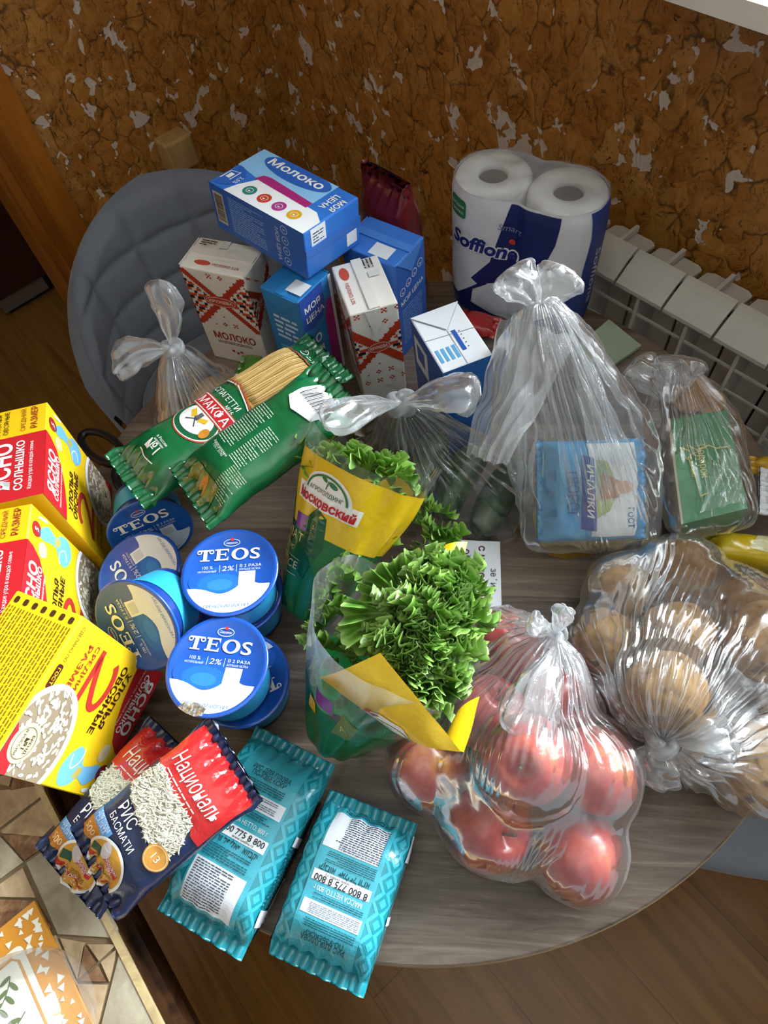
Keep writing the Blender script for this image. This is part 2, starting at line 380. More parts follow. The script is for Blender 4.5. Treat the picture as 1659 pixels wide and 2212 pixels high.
class Print:
    def __init__(s, S, curved=0.0): s.S = S; s.v = []; s.f = []; s.m = []; s.mats = []; s.curved = curved; s.segs = []; s.cutpoly = False
    def mi(s, mat):
        if isinstance(mat, str): mat = flat(mat, 0.42, 0.4)
        if mat not in s.mats: s.mats.append(mat)
        return s.mats.index(mat)
    def put(s, pts, faces, mat, off):
        k = len(s.v); mi = s.mi(mat)
        for x, y in pts:
            p, n = s.S(x, y); s.v.append(p + n * off)
        for f in faces: s.f.append(tuple(k + i for i in f)); s.m.append(mi)
    def tris(s, pts, tr, mat, off):
        if s.curved:
            pts = [tuple(p) for p in pts]; out = []; st = list(tr); L2 = s.curved ** 2
            while st:
                a, b, c = st.pop(); A, B, C = pts[a], pts[b], pts[c]
                e = [((A[0] - B[0]) ** 2 + (A[1] - B[1]) ** 2, a, b, c), ((B[0] - C[0]) ** 2 + (B[1] - C[1]) ** 2, b, c, a), ((C[0] - A[0]) ** 2 + (C[1] - A[1]) ** 2, c, a, b)]
                d, p, q, r = max(e)
                if d > L2 and len(pts) < 60000:
                    pts.append(((pts[p][0] + pts[q][0]) / 2, (pts[p][1] + pts[q][1]) / 2)); m = len(pts) - 1; st += [(p, m, r), (m, q, r)]
                else: out.append((a, b, c))
            tr = out
        s.put(pts, tr, mat, off)
    def poly(s, pts, mat, off=0.0003):
        s.segs.append(len(s.f))
        tr = [tuple(t) for t in tessellate_polygon([[Vector((x, y, 0)) for x, y in pts]])]
        fx = []
        for a, b, c in tr:
            A, B, C = pts[a], pts[b], pts[c]
            fx.append((a, b, c) if (B[0] - A[0]) * (C[1] - A[1]) - (B[1] - A[1]) * (C[0] - A[0]) > 0 else (a, c, b))
        s.tris(pts, fx, mat, off)
    def rect(s, x0, y0, x1, y1, mat, off=0.0003):
        s.segs.append(len(s.f))
        s.tris([(x0, y0), (x1, y0), (x1, y1), (x0, y1)], [(0, 1, 2), (0, 2, 3)], mat, off)
    def rrect(s, x0, y0, x1, y1, r, mat, off=0.0003):
        pts = []
        for cx, cy, a0 in ((x1 - r, y1 - r, 0), (x0 + r, y1 - r, 90), (x0 + r, y0 + r, 180), (x1 - r, y0 + r, 270)):
            for k in range(6): a = math.radians(a0 + 18 * k); pts.append((cx + r * math.cos(a), cy + r * math.sin(a)))
        s.poly(pts, mat, off)
    def disc(s, cx, cy, rx, ry, mat, off=0.0003, ang=0, n=36, a0=0, a1=360):
        c, sn = math.cos(ang), math.sin(ang); pts = []
        full = abs(a1 - a0) >= 359
        for k in range(n if full else n + 1):
            a = math.radians(a0 + (a1 - a0) * k / n); x, y = rx * math.cos(a), ry * math.sin(a); pts.append((cx + x * c - y * sn, cy + x * sn + y * c))
        s.poly(pts, mat, off)
    def ring(s, cx, cy, rx, ry, w, mat, off=0.0003, a0=0, a1=360, n=40):
        s.segs.append(len(s.f))
        pts = []; q = []
        for k in range(n + 1):
            a = math.radians(a0 + (a1 - a0) * k / n)
            pts += [(cx + (rx - w) * math.cos(a), cy + (ry - w) * math.sin(a)), (cx + rx * math.cos(a), cy + ry * math.sin(a))]
        for k in range(n): q += [(2 * k, 2 * k + 1, 2 * k + 3), (2 * k, 2 * k + 3, 2 * k + 2)]
        s.tris(pts, q, mat, off)
    def stroke(s, pts, w, mat, off=0.0003):
        s.segs.append(len(s.f))
        P2 = []; q = []
        for i, (x, y) in enumerate(pts):
            a = pts[max(0, i - 1)]; b = pts[min(len(pts) - 1, i + 1)]; dx, dy = b[0] - a[0], b[1] - a[1]; L = math.hypot(dx, dy) or 1
            P2 += [(x + dy / L * w / 2, y - dx / L * w / 2), (x - dy / L * w / 2, y + dx / L * w / 2)]
        for i in range(len(pts) - 1): q += [(2 * i, 2 * i + 2, 2 * i + 3), (2 * i, 2 * i + 3, 2 * i + 1)]
        s.tris(P2, q, mat, off)
    def text(s, txt, x, y, h, mat, ang=0.0, w=None, bold=0.0, shear=0.0, align='c', off=0.0006, space=1.0, arc=None):
        """h = cap height; (x, y) = middle (c), left (l) or right (r) of the base line; w stretches to a width; arc = radius of a curved base line"""
        v, f = glyph(txt, bold, shear, None, space)
        if not f: return
        s.segs.append(len(s.f))
        k = h / 0.727; p = v * k; x0, x1 = p[:, 0].min(), p[:, 0].max()
        if w: p[:, 0] = (p[:, 0] - x0) * (w / max(1e-9, x1 - x0)); x0, x1 = 0, w
        p[:, 0] -= {'c': (x0 + x1) / 2, 'l': x0, 'r': x1}[align]
        if arc:
            th = p[:, 0] / arc; r = arc + p[:, 1]
            p = np.stack([r * np.sin(th), r * np.cos(th) - arc], 1)
        c, sn = math.cos(ang), math.sin(ang)
        pts = np.stack([x + p[:, 0] * c - p[:, 1] * sn, y + p[:, 0] * sn + p[:, 1] * c], 1)
        tr = []
        for q in f:
            for i in range(1, len(q) - 1): tr.append((q[0], q[i], q[i + 1]))
        (s.tris if s.curved else s.put)([tuple(t) for t in pts], tr, mat, off)
    def micro(s, x0, y0, x1, y1, rows, mat, off=0.0005, ang=0.0, seed=1, thick=0.42, fill=0.9):
        rnd = random.Random(seed); c, sn = math.cos(ang), math.sin(ang); cx, cy = x0, y0
        rh = (y1 - y0) / rows; quads = []
        if rh <= 0 or x1 <= x0: return
        s.segs.append(len(s.f))
        for r in range(rows):
            y = y1 - (r + 0.75) * rh; x = x0; end = x0 + (x1 - x0) * (fill if rnd.random() < .75 else rnd.uniform(.4, .9))
            while x < end:
                L = rnd.uniform(0.9, 3.2) * rh; quads.append((x, y, min(x + L, end), y + rh * thick)); x += L + 0.35 * rh
        k = 0; pts = []; fs = []
        for a, b, c2, d in quads:
            for px, py in ((a, b), (c2, b), (c2, d), (a, d)):
                dx, dy = px - cx, py - cy; pts.append((cx + dx * c - dy * sn, cy + dx * sn + dy * c))
            fs.append((k, k + 1, k + 2, k + 3)); k += 4
        s.put(pts, fs, mat, off)
    def barcode(s, x0, y0, x1, y1, mat='#1c1c22', off=0.0006, vertical=False, seed=3):
        rnd = random.Random(seed); a, b = (y0, y1) if vertical else (x0, x1); t = a; n = 0
        while t < b:
            w = rnd.choice((1, 1, 2, 3)) * (b - a) / 95
            if vertical: s.rect(x0, t, x1, min(t + w, b), mat, off)
            else: s.rect(t, y0, min(t + w, b), y1, mat, off)
            t += w + rnd.choice((1, 1, 2)) * (b - a) / 95
    def build(s, name, parent):
        if not s.f: return None
        if parent.type == 'EMPTY':                     # print lies on the thing's body: a sub-part of it
            body = [c for c in parent.children if c.type == 'MESH']
            if body: parent = body[0]
        cuts = sorted(set([0] + s.segs + [len(s.f)])) if name in ('lettering', 'leaf_print', 'border_triangle') else [0, len(s.f)]
        o = None
        for a, b in zip(cuts[:-1], cuts[1:]):          # each line of lettering, each leaf, each triangle is a piece of its own
            used = {}; fs = []
            for f in s.f[a:b]: fs.append(tuple(used.setdefault(i, len(used)) for i in f))
            o = build(name, [s.v[i] for i in used], fs, s.mats, parent, s.m[a:b])
        return o
# ================================================================ THE SETTING
def slab(name, c, thick, mat, parent=None):
    m = MB(); m.prism(c, thick); return m.build(name, mat, parent)
fl = slab('floor', [W(-3.2, -3.4, -0.05), W(-3.2, 2.6, -0.05), W(WALLN + .2, 2.6, -0.05), W(WALLN + .2, -3.4, -0.05)], (0, 0, 0.05), M_FLOOR); struct(fl)
ZC = 2.6
struct(slab('ceiling', [W(-3.2, -3.4, ZC), W(-3.2, 2.6, ZC), W(WALLN + .2, 2.6, ZC), W(WALLN + .2, -3.4, ZC)], (0, 0, 0.05), flat('#e8e4dc', .8)))
wr = MB(); TH = 0.2
def wseg(d0, d1, z0, z1): wr.box(W(WALLN, d0, z0), DD * (d1 - d0), NN * TH, Vector((0, 0, z1 - z0)))
wseg(WALLD, WIN_D0, 0, ZC); wseg(WIN_D1, 2.6, 0, ZC); wseg(WIN_D0, WIN_D1, 0, WIN_Z0); wseg(WIN_D0, WIN_D1, WIN_Z1, ZC)
struct(wr.build('wall_right', M_CORK))
# left wall: from the corner to the door casing, then the opening, then on
cas = PV(200, 522, W(0, WALLD, 0), DD); CN = (cas - TC).dot(NN)      # casing edge along the left wall
wl = MB(); wl.box(W(CN - 0.04, WALLD - 0.16, 0), NN * (WALLN + TH - CN + 0.04), DD * 0.16, Vector((0, 0, ZC)))
wl.box(W(-3.2, WALLD - 0.16, 0), NN * (3.2 - 0.95 + CN), DD * 0.16, Vector((0, 0, ZC)))
wl.box(W(CN - 0.95, WALLD - 0.16, 2.05), NN * 0.95, DD * 0.16, Vector((0, 0, ZC - 2.05)))
struct(wl.build('wall_left', M_CORK))
cs = MB()
cs.box(W(CN - 0.075, WALLD - 0.02, 0), NN * 0.075, DD * 0.034, Vector((0, 0, 2.09)))
cs.box(W(CN - 0.095, WALLD - 0.17, 0), NN * 0.024, DD * 0.178, Vector((0, 0, 2.05)))
struct(cs.build('trim_1', M_CASING))
# the far side of the hall: a pale wall behind the wardrobe
hw = MB(); hw.box(W(-3.2, -2.75, 0), NN * 4.2, DD * 0.1, Vector((0, 0, ZC)))
struct(hw.build('wall_hall', flat('#8d7f70', 0.8)))
# window: frame, mullion, panes, sill
w1 = MB()
def wbar(d0, d1, z0, z1, n0=0.06, n1=0.13): w1.box(W(WALLN + n0, d0, z0), DD * (d1 - d0), NN * (n1 - n0), Vector((0, 0, z1 - z0)))
wbar(WIN_D0, WIN_D1, WIN_Z0, WIN_Z0 + .07); wbar(WIN_D0, WIN_D1, WIN_Z1 - .07, WIN_Z1); wbar(WIN_D0, WIN_D0 + .07, WIN_Z0, WIN_Z1); wbar(WIN_D1 - .07, WIN_D1, WIN_Z0, WIN_Z1); wbar(.56, .64, WIN_Z0, WIN_Z1)
win = struct(w1.build('window_1', flat('#e6e6e4', .4)))
for a, b in ((WIN_D0 + .07, .56), (.64, WIN_D1 - .07)):
    g = MB(); g.box(W(WALLN + .09, a, WIN_Z0 + .07), DD * (b - a), NN * .004, Vector((0, 0, WIN_Z1 - WIN_Z0 - .14))); g.build('pane', M_GLASS, win)
sl = MB(); sl.box(W(0.50, WIN_D0 - .06, 1.119), DD * (WIN_D1 - WIN_D0 + .12), NN * .20, Vector((0, 0, .022)))
sl.build('sill', flat('#e9e4da', .35), win)

# wooden stop block on the left wall
bk = PV(372, 318, W(0, WALLD, 0), DD); bb = thing('wall_block', 'small pale wooden block fixed to the cork wall beside the door casing', 'wood block', bk)
fN = NN * .062; s1 = PV(340, 292, W(0, WALLD, 0), DD)
bevel_box('block', bk - NN * .034 + DD * -.004 - Vector((0, 0, .034)), NN * .066, DD * .05, Vector((0, 0, .068)), .005, M_BLOCK, bb)

# wardrobe beyond the doorway
wp = P(30, 688, 0); wdD = (wp - TC).dot(DD)
wn1 = 0.55
wt = thing('wardrobe', 'dark brown wardrobe standing in the hall beyond the doorway', 'wardrobe', W(-0.4, wdD - .3, 0))
m = MB(); m.box(W(-0.12, wdD - .55, .075), NN * (wn1 + .12), DD * .55, Vector((0, 0, 2.0))); m.build('door_panel', M_WARDROBE, wt)
m = MB(); m.box(W(-0.10, wdD - .53, 0), NN * (wn1 + .08), DD * .50, Vector((0, 0, .075))); m.build('plinth', flat('#0c0a0a', .5), wt)
m = MB(); m.box(W(-0.115, wdD - .03, 0.022), NN * .16, DD * .02, Vector((0, 0, .048))); m.build('foot_strip', flat('#6d6259', .35), wt)

# ---------------------------------------------------------------- radiator under the window
rad = thing('radiator', 'white sectional radiator below the window behind the table', 'radiator', W(.53, .3, 0))
RZ = 0.79
def rad_section():
    v = MB(); d0, d1 = -.0385, .0385
    rows = []
    for t in range(9):                    # curved top plate, front lip to back edge
        a = t / 8; n = .482 + .046 * a; z = RZ - .012 + .03 * math.sin(a * 1.35)
        rows.append([W(n, d0, z), W(n, d1, z)])
    lo = [[p - Vector((0, 0, .006)) for p in r] for r in rows]
    v.grid(rows); v.grid([r[::-1] for r in lo])
    v.add([rows[0][0], rows[0][1], lo[0][1], lo[0][0]], [(0, 3, 2, 1)]); v.add([rows[-1][0], rows[-1][1], lo[-1][1], lo[-1][0]], [(0, 1, 2, 3)])
    for k in (0, 1): v.add([r[k] for r in rows] + [r[k] for r in lo[::-1]], [tuple(range(18)) if k else tuple(range(17, -1, -1))])
    v.box(W(.487, -.0025, .12), DD * .005, NN * .07, Vector((0, 0, RZ - .14)))            # web
    v.box(W(.545, d0, .12), DD * (d1 - d0), NN * .006, Vector((0, 0, RZ - .155)))        # rear plate
    c = [W(.535, d0 + .002, RZ - .005), W(.535, d1 - .002, RZ - .005), W(.582, d1 - .002, RZ - .012), W(.588, d1 - .012, RZ - .012), W(.588, d0 + .012, RZ - .012), W(.582, d0 + .002, RZ - .012)]
    v.prism(c, (0, 0, -.005)); v.box(W(.535, -.003, RZ - .006), DD * .006, NN * .05, Vector((0, 0, .010)))
    v.box(W(.586, d0 + .008, .12), DD * (d1 - d0 - .016), NN * .004, Vector((0, 0, RZ - .135)))
    return v.build('section', flat('#c9c6bd', .45), rad, False)
sec0 = rad_section()
for k in range(-5, 13):
    if k == 0: sec0.location = DD * .0405; continue
    c = sec0.copy(); COL.objects.link(c); c.parent = rad; c.location = DD * (k * .081 + .0405); BASE[c.name] = BASE[rad.name]
b0 = MB(); b0.box(W(.489, -.40, 0), DD * 1.44, NN * .0035, Vector((0, 0, .003))); br0 = b0.build('crossbar', flat('#b9b6ad', .45), rad); br0.location = (0, 0, .735)
for z in (.695, .652, .60, .54):
    c = br0.copy(); COL.objects.link(c); c.parent = rad; c.location = (0, 0, z)

# ---------------------------------------------------------------- round table
tb = thing('round_table', 'round table with a grey-brown wood top under all the groceries', 'table', (TX, TY, 0))
m = MB(); m.lathe([(0, TZ), (TR - .003, TZ), (TR - .0012, TZ - .0012)], (TX, TY, 0), n=128); m.build('table_top', M_TABLE, tb)
m = MB(); m.lathe([(TR - .0012, TZ - .0012), (TR, TZ - .003), (TR, TZ - .019), (TR - .003, TZ - .022), (0, TZ - .022)], (TX, TY, 0), n=128); m.build('edge_band', flat('#a08a68', .45), tb, True)
m = MB(); m.lathe([(0.0, TZ - .022), (.17, TZ - .022), (.17, TZ - .035), (.04, TZ - .05), (.035, .1), (.05, .06), (.26, .02), (.27, 0), (0, 0)], (TX, TY, 0), n=48); m.build('pedestal', flat('#1b1a1a', .4), tb, True)

# ---------------------------------------------------------------- quilted chairs
def make_chair(label, loc, rz):
    t = thing('upholstered_chair', label, 'chair', (0, 0, 0)); 
    def surf(a, b, off):
        ph = a * 1.32; rb = .250 + .012 * b; top = .335 * (1 - abs(a) ** 3.2) ** 0.5 * (1 - .18 * abs(a))
        z = .45 + b * top
        q = Vector((math.sin(ph) * rb * 1.02, math.cos(ph) * rb * .92 + .02 + b * .045 * max(0, math.cos(ph)), z))
        n = Vector((-math.sin(ph), -math.cos(ph), .1))
        return q, n
    def quilt(a, b):
        zz = b * .335 * (1 - abs(a) ** 3.2) ** 0.5; g = 1e9
        for s in range(1, 5): g = min(g, abs(zz - .082 * s + .012 * math.cos(a * 6)))
        for s in range(-3, 4):
            g = min(g, abs(a - s * .36 - .18) * .31)
        return .012 * (1 - math.exp(-(g / .009)))
    na, nb = 110, 60; inner = []; outer = []
    for j in range(nb + 1):
        b = j / nb; ri = []; ro = []
        for i in range(na + 1):
            a = -.985 + 1.97 * i / na; q, n = surf(a, b, 0); e = sm(min(1, (1 - b) / .12)) * sm(min(1, (1 - abs(a)) / .09))
            ri.append(q + n * ((quilt(a, b) + .006) * e)); ro.append(q - n * (.03 * e ** .5))
        inner.append(ri); outer.append(ro)
    m = MB(); m.grid(inner); m.grid([r[::-1] for r in outer]); m.build('backrest', M_VELVET, t, True)
    m = MB(); rows = []
    for j in range(13):
        u = j / 12; rr = [0, .12, .19, .215, .225, .228, .225, .215, .2, .17, .12, .06, 0][j]; z = [.492, .492, .49, .485, .477, .465, .45, .44, .432, .428, .427, .427, .427][j]
        rows.append([Vector((math.copysign(abs(math.cos(p)) ** .75, math.cos(p)) * rr, math.copysign(abs(math.sin(p)) ** .75, math.sin(p)) * rr * 1.02 - .01, z)) for p in [2 * PI * k / 48 for k in range(48)]])
    m.grid(rows[::-1], 0, True); m.build('seat', M_VELVET, t, True)
    for sx in (-1, 1):
        for sy in (-1, 1):
            m = MB(); m.tube([(sx * .12, sy * .12, .43), (sx * .15, sy * .15, 0)], [.014, .009], 12); m.build('leg', BLACKM, t, True)
    t.location = loc; t.rotation_euler = (0, 0, rz); return t
ch = make_chair('grey quilted velvet chair with a rounded back beside the milk cartons', (-.20, .925, 0), math.radians(26))
cp = Vector((.44, .193, 0))
c2 = ch.copy(); COL.objects.link(c2); tag(c2, 'grey velvet chair pushed under the bare edge of the table near the potatoes', 'chair')
for c in list(ch.children):
    k = c.copy(); COL.objects.link(k); k.parent = c2
c2.location = (cp.x, cp.y, 0); c2.scale = (.92, .92, 1)
c2.rotation_euler = (0, 0, math.atan2(-.95, -.31))

# ---------------------------------------------------------------- tiled table at the left
QZ = 0.772
E0, E1 = P(62, 1640, QZ), P(352, 2212, QZ)          # its edge beside the round table
ed = (E1 - E0).normalized(); en = Vector((-ed.y, ed.x, 0))
if en.dot(P(0, 2000, QZ) - E0) < 0: en = -en         # towards the table's middle
qt = thing('tiled_table', 'brown stone tiled table with wooden edge at the lower left corner', 'table', (E0 + ed * .2 + en * .3) * Vector((1, 1, 0)) if False else ((E0 + ed * .2 + en * .3).x, (E0 + ed * .2 + en * .3).y, 0))
S0 = E0 - ed * .02
m = MB(); m.box(S0 - Vector((0, 0, .034)), ed * .75, en * .6, Vector((0, 0, .029))); m.build('top_board', M_DARKWOOD, qt)
# pale rounded border strip
m = MB(); m.box(S0 - Vector((0, 0, .012)), ed * .75, en * .006, Vector((0, 0, .013))); m.build('border_strip', m_wood('border_wood', '#a28a63', '#bda679', '#cdb98f', (30, 30, 30), .35), qt)
m = MB(); m.box(S0 - Vector((0, 0, .10)) + en * .004 - ed * 0, ed * .75, en * .02, Vector((0, 0, .067))); m.box(S0 - Vector((0, 0, .052)) - en * .006, ed * .75, en * .012, Vector((0, 0, .02))); m.build('apron', M_DARKWOOD, qt)
for a, b in ((.06, .05), (.68, .05), (.06, .54), (.68, .54)):
    m = MB(); q = S0 + ed * a + en * b; m.tube([(q.x, q.y, QZ - .04), (q.x, q.y, 0)], [.025, .018], 12); m.build('leg', M_DARKWOOD, qt, True)
ST1 = m_stone('tile_light_stone', '#8f7659', '#a9906f', '#bda686'); ST2 = m_stone('tile_dark_stone', '#4f3622', '#755236', '#96785a', 40); ST3 = m_stone('tile_grey_stone', '#8a7f6c', '#a49a84', '#b8ae97', 16)
def px8(x, y): return P(x * .27728, 1660 + y * .27728, QZ)     # traced on the photograph, laid on the table's level
tiles = [([(0, 60), (95, 40), (70, 140), (0, 120)], ST1), ([(110, 60), (340, 120), (80, 170)], ST2), ([(100, 30), (370, 60), (350, 110), (120, 50)], ST1),
 ([(0, 170), (340, 130), (355, 190), (0, 460)], ST1), ([(0, 490), (345, 225), (455, 405), (330, 530), (20, 505)], ST1),
 ([(15, 515), (310, 520), (300, 640), (190, 715)], ST2), ([(0, 530), (180, 730), (0, 860)], ST3), ([(0, 900), (175, 775), (275, 1005), (0, 1000)], ST1),
 ([(205, 735), (320, 655), (480, 690), (790, 1040), (900, 1240), (905, 1320), (450, 1290)], ST3), ([(0, 1020), (280, 1030), (400, 1240), (0, 1400)], ST2),
 ([(465, 1320), (655, 1355), (600, 1640)], ST1), ([(680, 1370), (910, 1370), (770, 1500)], ST1), ([(660, 1380), (750, 1515), (610, 1640)], ST2), ([(760, 1540), (825, 1660), (620, 1655)], ST2), ([(785, 1510), (905, 1410), (850, 1660)], ST1),
 ([(590, 1680), (835, 1685), (760, 1991), (700, 1991)], ST1), ([(940, 1400), (1240, 1940), (1240, 1991), (790, 1991)], ST3),
 ([(430, 1300), (580, 1640), (700, 1930), (640, 2000), (0, 2000), (0, 1420)], ST1)]
tm = {}
for poly, mt in tiles:
    pts = [px8(*q) - Vector((0, 0, .006)) for q in poly]
    a = sum((pts[i].x * pts[(i + 1) % len(pts)].y - pts[(i + 1) % len(pts)].x * pts[i].y) for i in range(len(pts)))
    if a < 0: pts = pts[::-1]
    m = MB(); m.prism(pts, (0, 0, .006)); m.build('tile', mt, qt)
m = MB(); m.box(S0 + en * .006 - Vector((0, 0, .006)), ed * .75, en * .585, Vector((0, 0, .0035))); m.build('grout', flat('#7b684e', .8), qt)

# ---------------------------------------------------------------- serving tray with printed olives, glass bowl on it
TRZ = QZ + .0055
ta = px8(0, 1190); tbp = px8(285, 1030); tcc = px8(740, 2000); 
ux = (tcc - tbp); ux.z = 0; ux.normalize(); uy = Vector((ux.y, -ux.x, 0))
if uy.dot(ta - tbp) < 0: uy = -uy
tr = thing('serving_tray', 'orange bordered tray printed with olive sprigs on the tiled table', 'tray', tbp)
o = Vector((tbp.x, tbp.y, QZ + .0004))
LX, LY = .34, .30
m = MB(); m.box(o, ux * LX, uy * LY, Vector((0, 0, .004)), 0); m.build('tray_board', flat('#d18e2e', .4), tr)
flip = ux.cross(uy).z < 0
S = (lambda x, y: (o + ux * x + uy * y + Vector((0, 0, .004)), Vector((0, 0, 1))))
pr = Print(S); pr.cutpoly = True
rn = random.Random(4)
for i in range(120):
    e = rn.random(); x, y = (rn.uniform(.002, LX), rn.uniform(.003, .021)) if e < .7 else (rn.uniform(.003, .021), rn.uniform(.01, LY - .01))
    r = rn.uniform(.0025, .005); a = rn.uniform(0, 6.3)
    pr.poly([(x + r * math.cos(a + k * 2.1), y + r * math.sin(a + k * 2.1)) for k in range(3)][::-1], '#eae6d6', .0003 + .000006 * i)
pr.build('border_triangle', tr)
pr = Print(S); pr.rrect(.024, .024, LX - .02, LY - .02, .006, '#e6e3d2', .0012)
pr.stroke([(.031, LY - .03), (.031, .036), (.036, .031), (LX - .03, .031)], .0022, '#d18e2e', .0015); pr.build('inner_panel', tr)
pr = Print(S)
def sprig(x0, y0, a, L, n, sz):
    pts = [(x0 + L * t * math.cos(a + t * .5), y0 + L * t * math.sin(a + t * .5)) for t in [k / 8 for k in range(9)]]
    pr.stroke(pts, .0008, '#3d4a22', .0016)
    for k in range(1, n + 1):
        t = k / n * 8; i = min(7, int(t)); x, y = pts[i]; b = a + (1 if k % 2 else -1) * .9
        pr.disc(x + sz * math.cos(b), y + sz * math.sin(b), sz, sz * .35, '#56692f', .0018, b, 12)
sprig(.042, .042, .5, .04, 9, .0055); sprig(.05, .055, 1.3, .04, 5, .005); sprig(.075, .042, 1.0, .045, 5, .006); sprig(.10, .046, .8, .035, 4, .005)
for x, y in ((.05, .07), (.059, .075), (.065, .067), (.056, .084)): pr.ring(x, y, .005, .0035, .0007, '#39481f', .0018)
pr.build('olive_sprigs', tr)
pr = Print(S)
for x, y, a in ((.082, .088, 0), (.115, .10, 60)):
    pr.ring(x, y, .019, .019, .012, '#e6c878', .0018, a, a + 230); pr.ring(x, y, .019, .019, .0016, '#6b4a22', .0021, a, a + 230)
pr.build('cashew_prints', tr)
gb = P(62, 2225, TRZ); bowl = thing('glass_bowl', 'clear upturned glass bowl standing on the printed tray', 'bowl', (gb.x, gb.y, TRZ))
m = MB(); m.lathe([(r * .8, h) for r, h in [(.075, 0), (.077, .004), (.074, .03), (.062, .05), (.035, .06), (.018, .0625), (0, .063)]], (gb.x, gb.y, TRZ), n=56)
m.build('glass_body', m_film('bowl_glass', .07, bump=.03), bowl, True)
m = MB(); m.lathe([(.020, .062), (.021, .068), (.017, .071), (0, .071)], (gb.x, gb.y, TRZ), n=36); m.build('foot', m_film('bowl_foot', .12, bump=.03), bowl, True)
# ================================================================ GROCERIES
# ---------------------------------------------------------------- oat flake boxes
YEL, RED, DKRED, NAVY, WHT = '#f0c419', '#c4232b', '#a3292a', '#1d2a5e', '#f2f2ee'
def oat_front(pr, Wd, H, full=True):
    x = lambda u: u * Wd
    y = lambda v: v * H
    pr.poly([(0, H), (0, y(.70)), (x(.12), y(.705)), (x(.30), y(.735)), (x(.48), y(.79)), (x(.60), y(.86)), (x(.66), y(.94)), (x(.675), H)], RED, .0002)
    pr.text('ЯСНО', x(.31), y(.875), .0150, WHT, w=x(.44), bold=.03)
    pr.text('СОЛНЫШКО', x(.30), y(.825), .0078, WHT, w=x(.46), bold=.025)
    pr.text('Каждое утро в каждой семье', x(.27), y(.785), .0035, WHT, w=x(.44))
    pr.disc(x(.82), y(.925), .0085, .0085, DKRED, .0003); pr.poly([(x(.77), y(.89)), (x(.80), y(.87)), (x(.84), y(.87)), (x(.87), y(.89)), (x(.82), y(.90))], DKRED, .0003); pr.text('5', x(.82), y(.905), .007, WHT, bold=.02)
    # blue swirl of cloth and a cup
    def smooth(pts, n=5):
        o = []; m_ = len(pts)
        for i in range(m_):
            p0, p1, p2, p3 = (pts[(i + k) % m_] for k in (-1, 0, 1, 2))
            for k in range(n):
                t = k / n; o.append(tuple(.5 * (2 * b_ + (c_ - a_) * t + (2 * a_ - 5 * b_ + 4 * c_ - d_) * t * t + (3 * b_ - a_ - 3 * c_ + d_) * t ** 3) for a_, b_, c_, d_ in zip(p0, p1, p2, p3)))
        return [(x(u), y(v)) for u, v in o]
    pr.poly(smooth([(.80, .90), (.87, .87), (.93, .80), (.90, .71), (.955, .66), (.97, .57), (.88, .515), (.77, .535), (.70, .60), (.74, .66), (.81, .70), (.80, .78), (.775, .84)]), '#6fb4e4', .0003)
    pr.poly(smooth([(.84, .72), (.905, .70), (.90, .655), (.83, .67)]), '#b9a85c', .0004)
    pr.stroke(smooth([(.70, .64), (.79, .655), (.85, .60), (.76, .565)])[:16], .0016, '#e9eef2', .0005)
    pr.poly(smooth([(.62, .86), (.70, .885), (.755, .85), (.73, .80), (.65, .80)]), '#d9c69b', .0004)
    pr.poly(smooth([(.93, .92), (.955, .90), (.975, .83), (.95, .82)]), '#dfe6ea', .0004)
    pr.text('ХЛОПЬЯ', x(.34), y(.63), .0088, '#3b1d12', w=x(.42), bold=.02); pr.text('ОВСЯНЫЕ', x(.36), y(.565), .0088, '#3b1d12', w=x(.50), bold=.02)
    # numeral two
    pts = []
    for k in range(15): a = math.radians(165 - 15.5 * k); pts.append((x(.30) + x(.16) * math.cos(a), y(.475) + x(.085) * math.sin(a)))
    pts += [(x(.34), y(.395)), (x(.20), y(.345)), (x(.14), y(.325))]
    pr.stroke(pts, .0075, '#b5342b', .0004); pr.rect(x(.10), y(.305), x(.50), y(.345), '#b5342b', .0004)
    pr.text('СРЕДНИЙ', x(.28), y(.24), .0058, '#a3402a', w=x(.36), bold=.01); pr.text('РАЗМЕР', x(.30), y(.175), .0070, '#a3402a', w=x(.36), bold=.015)
    pr.text('СДЕЛАНО ПО', x(.17), y(.05), .0040, '#3b1d12', w=x(.24)); pr.rrect(x(.31), y(.035), x(.47), y(.085), .003, '#4a1d18', .0004); pr.text('ГОСТ', x(.39), y(.048), .0042, YEL, bold=.02)
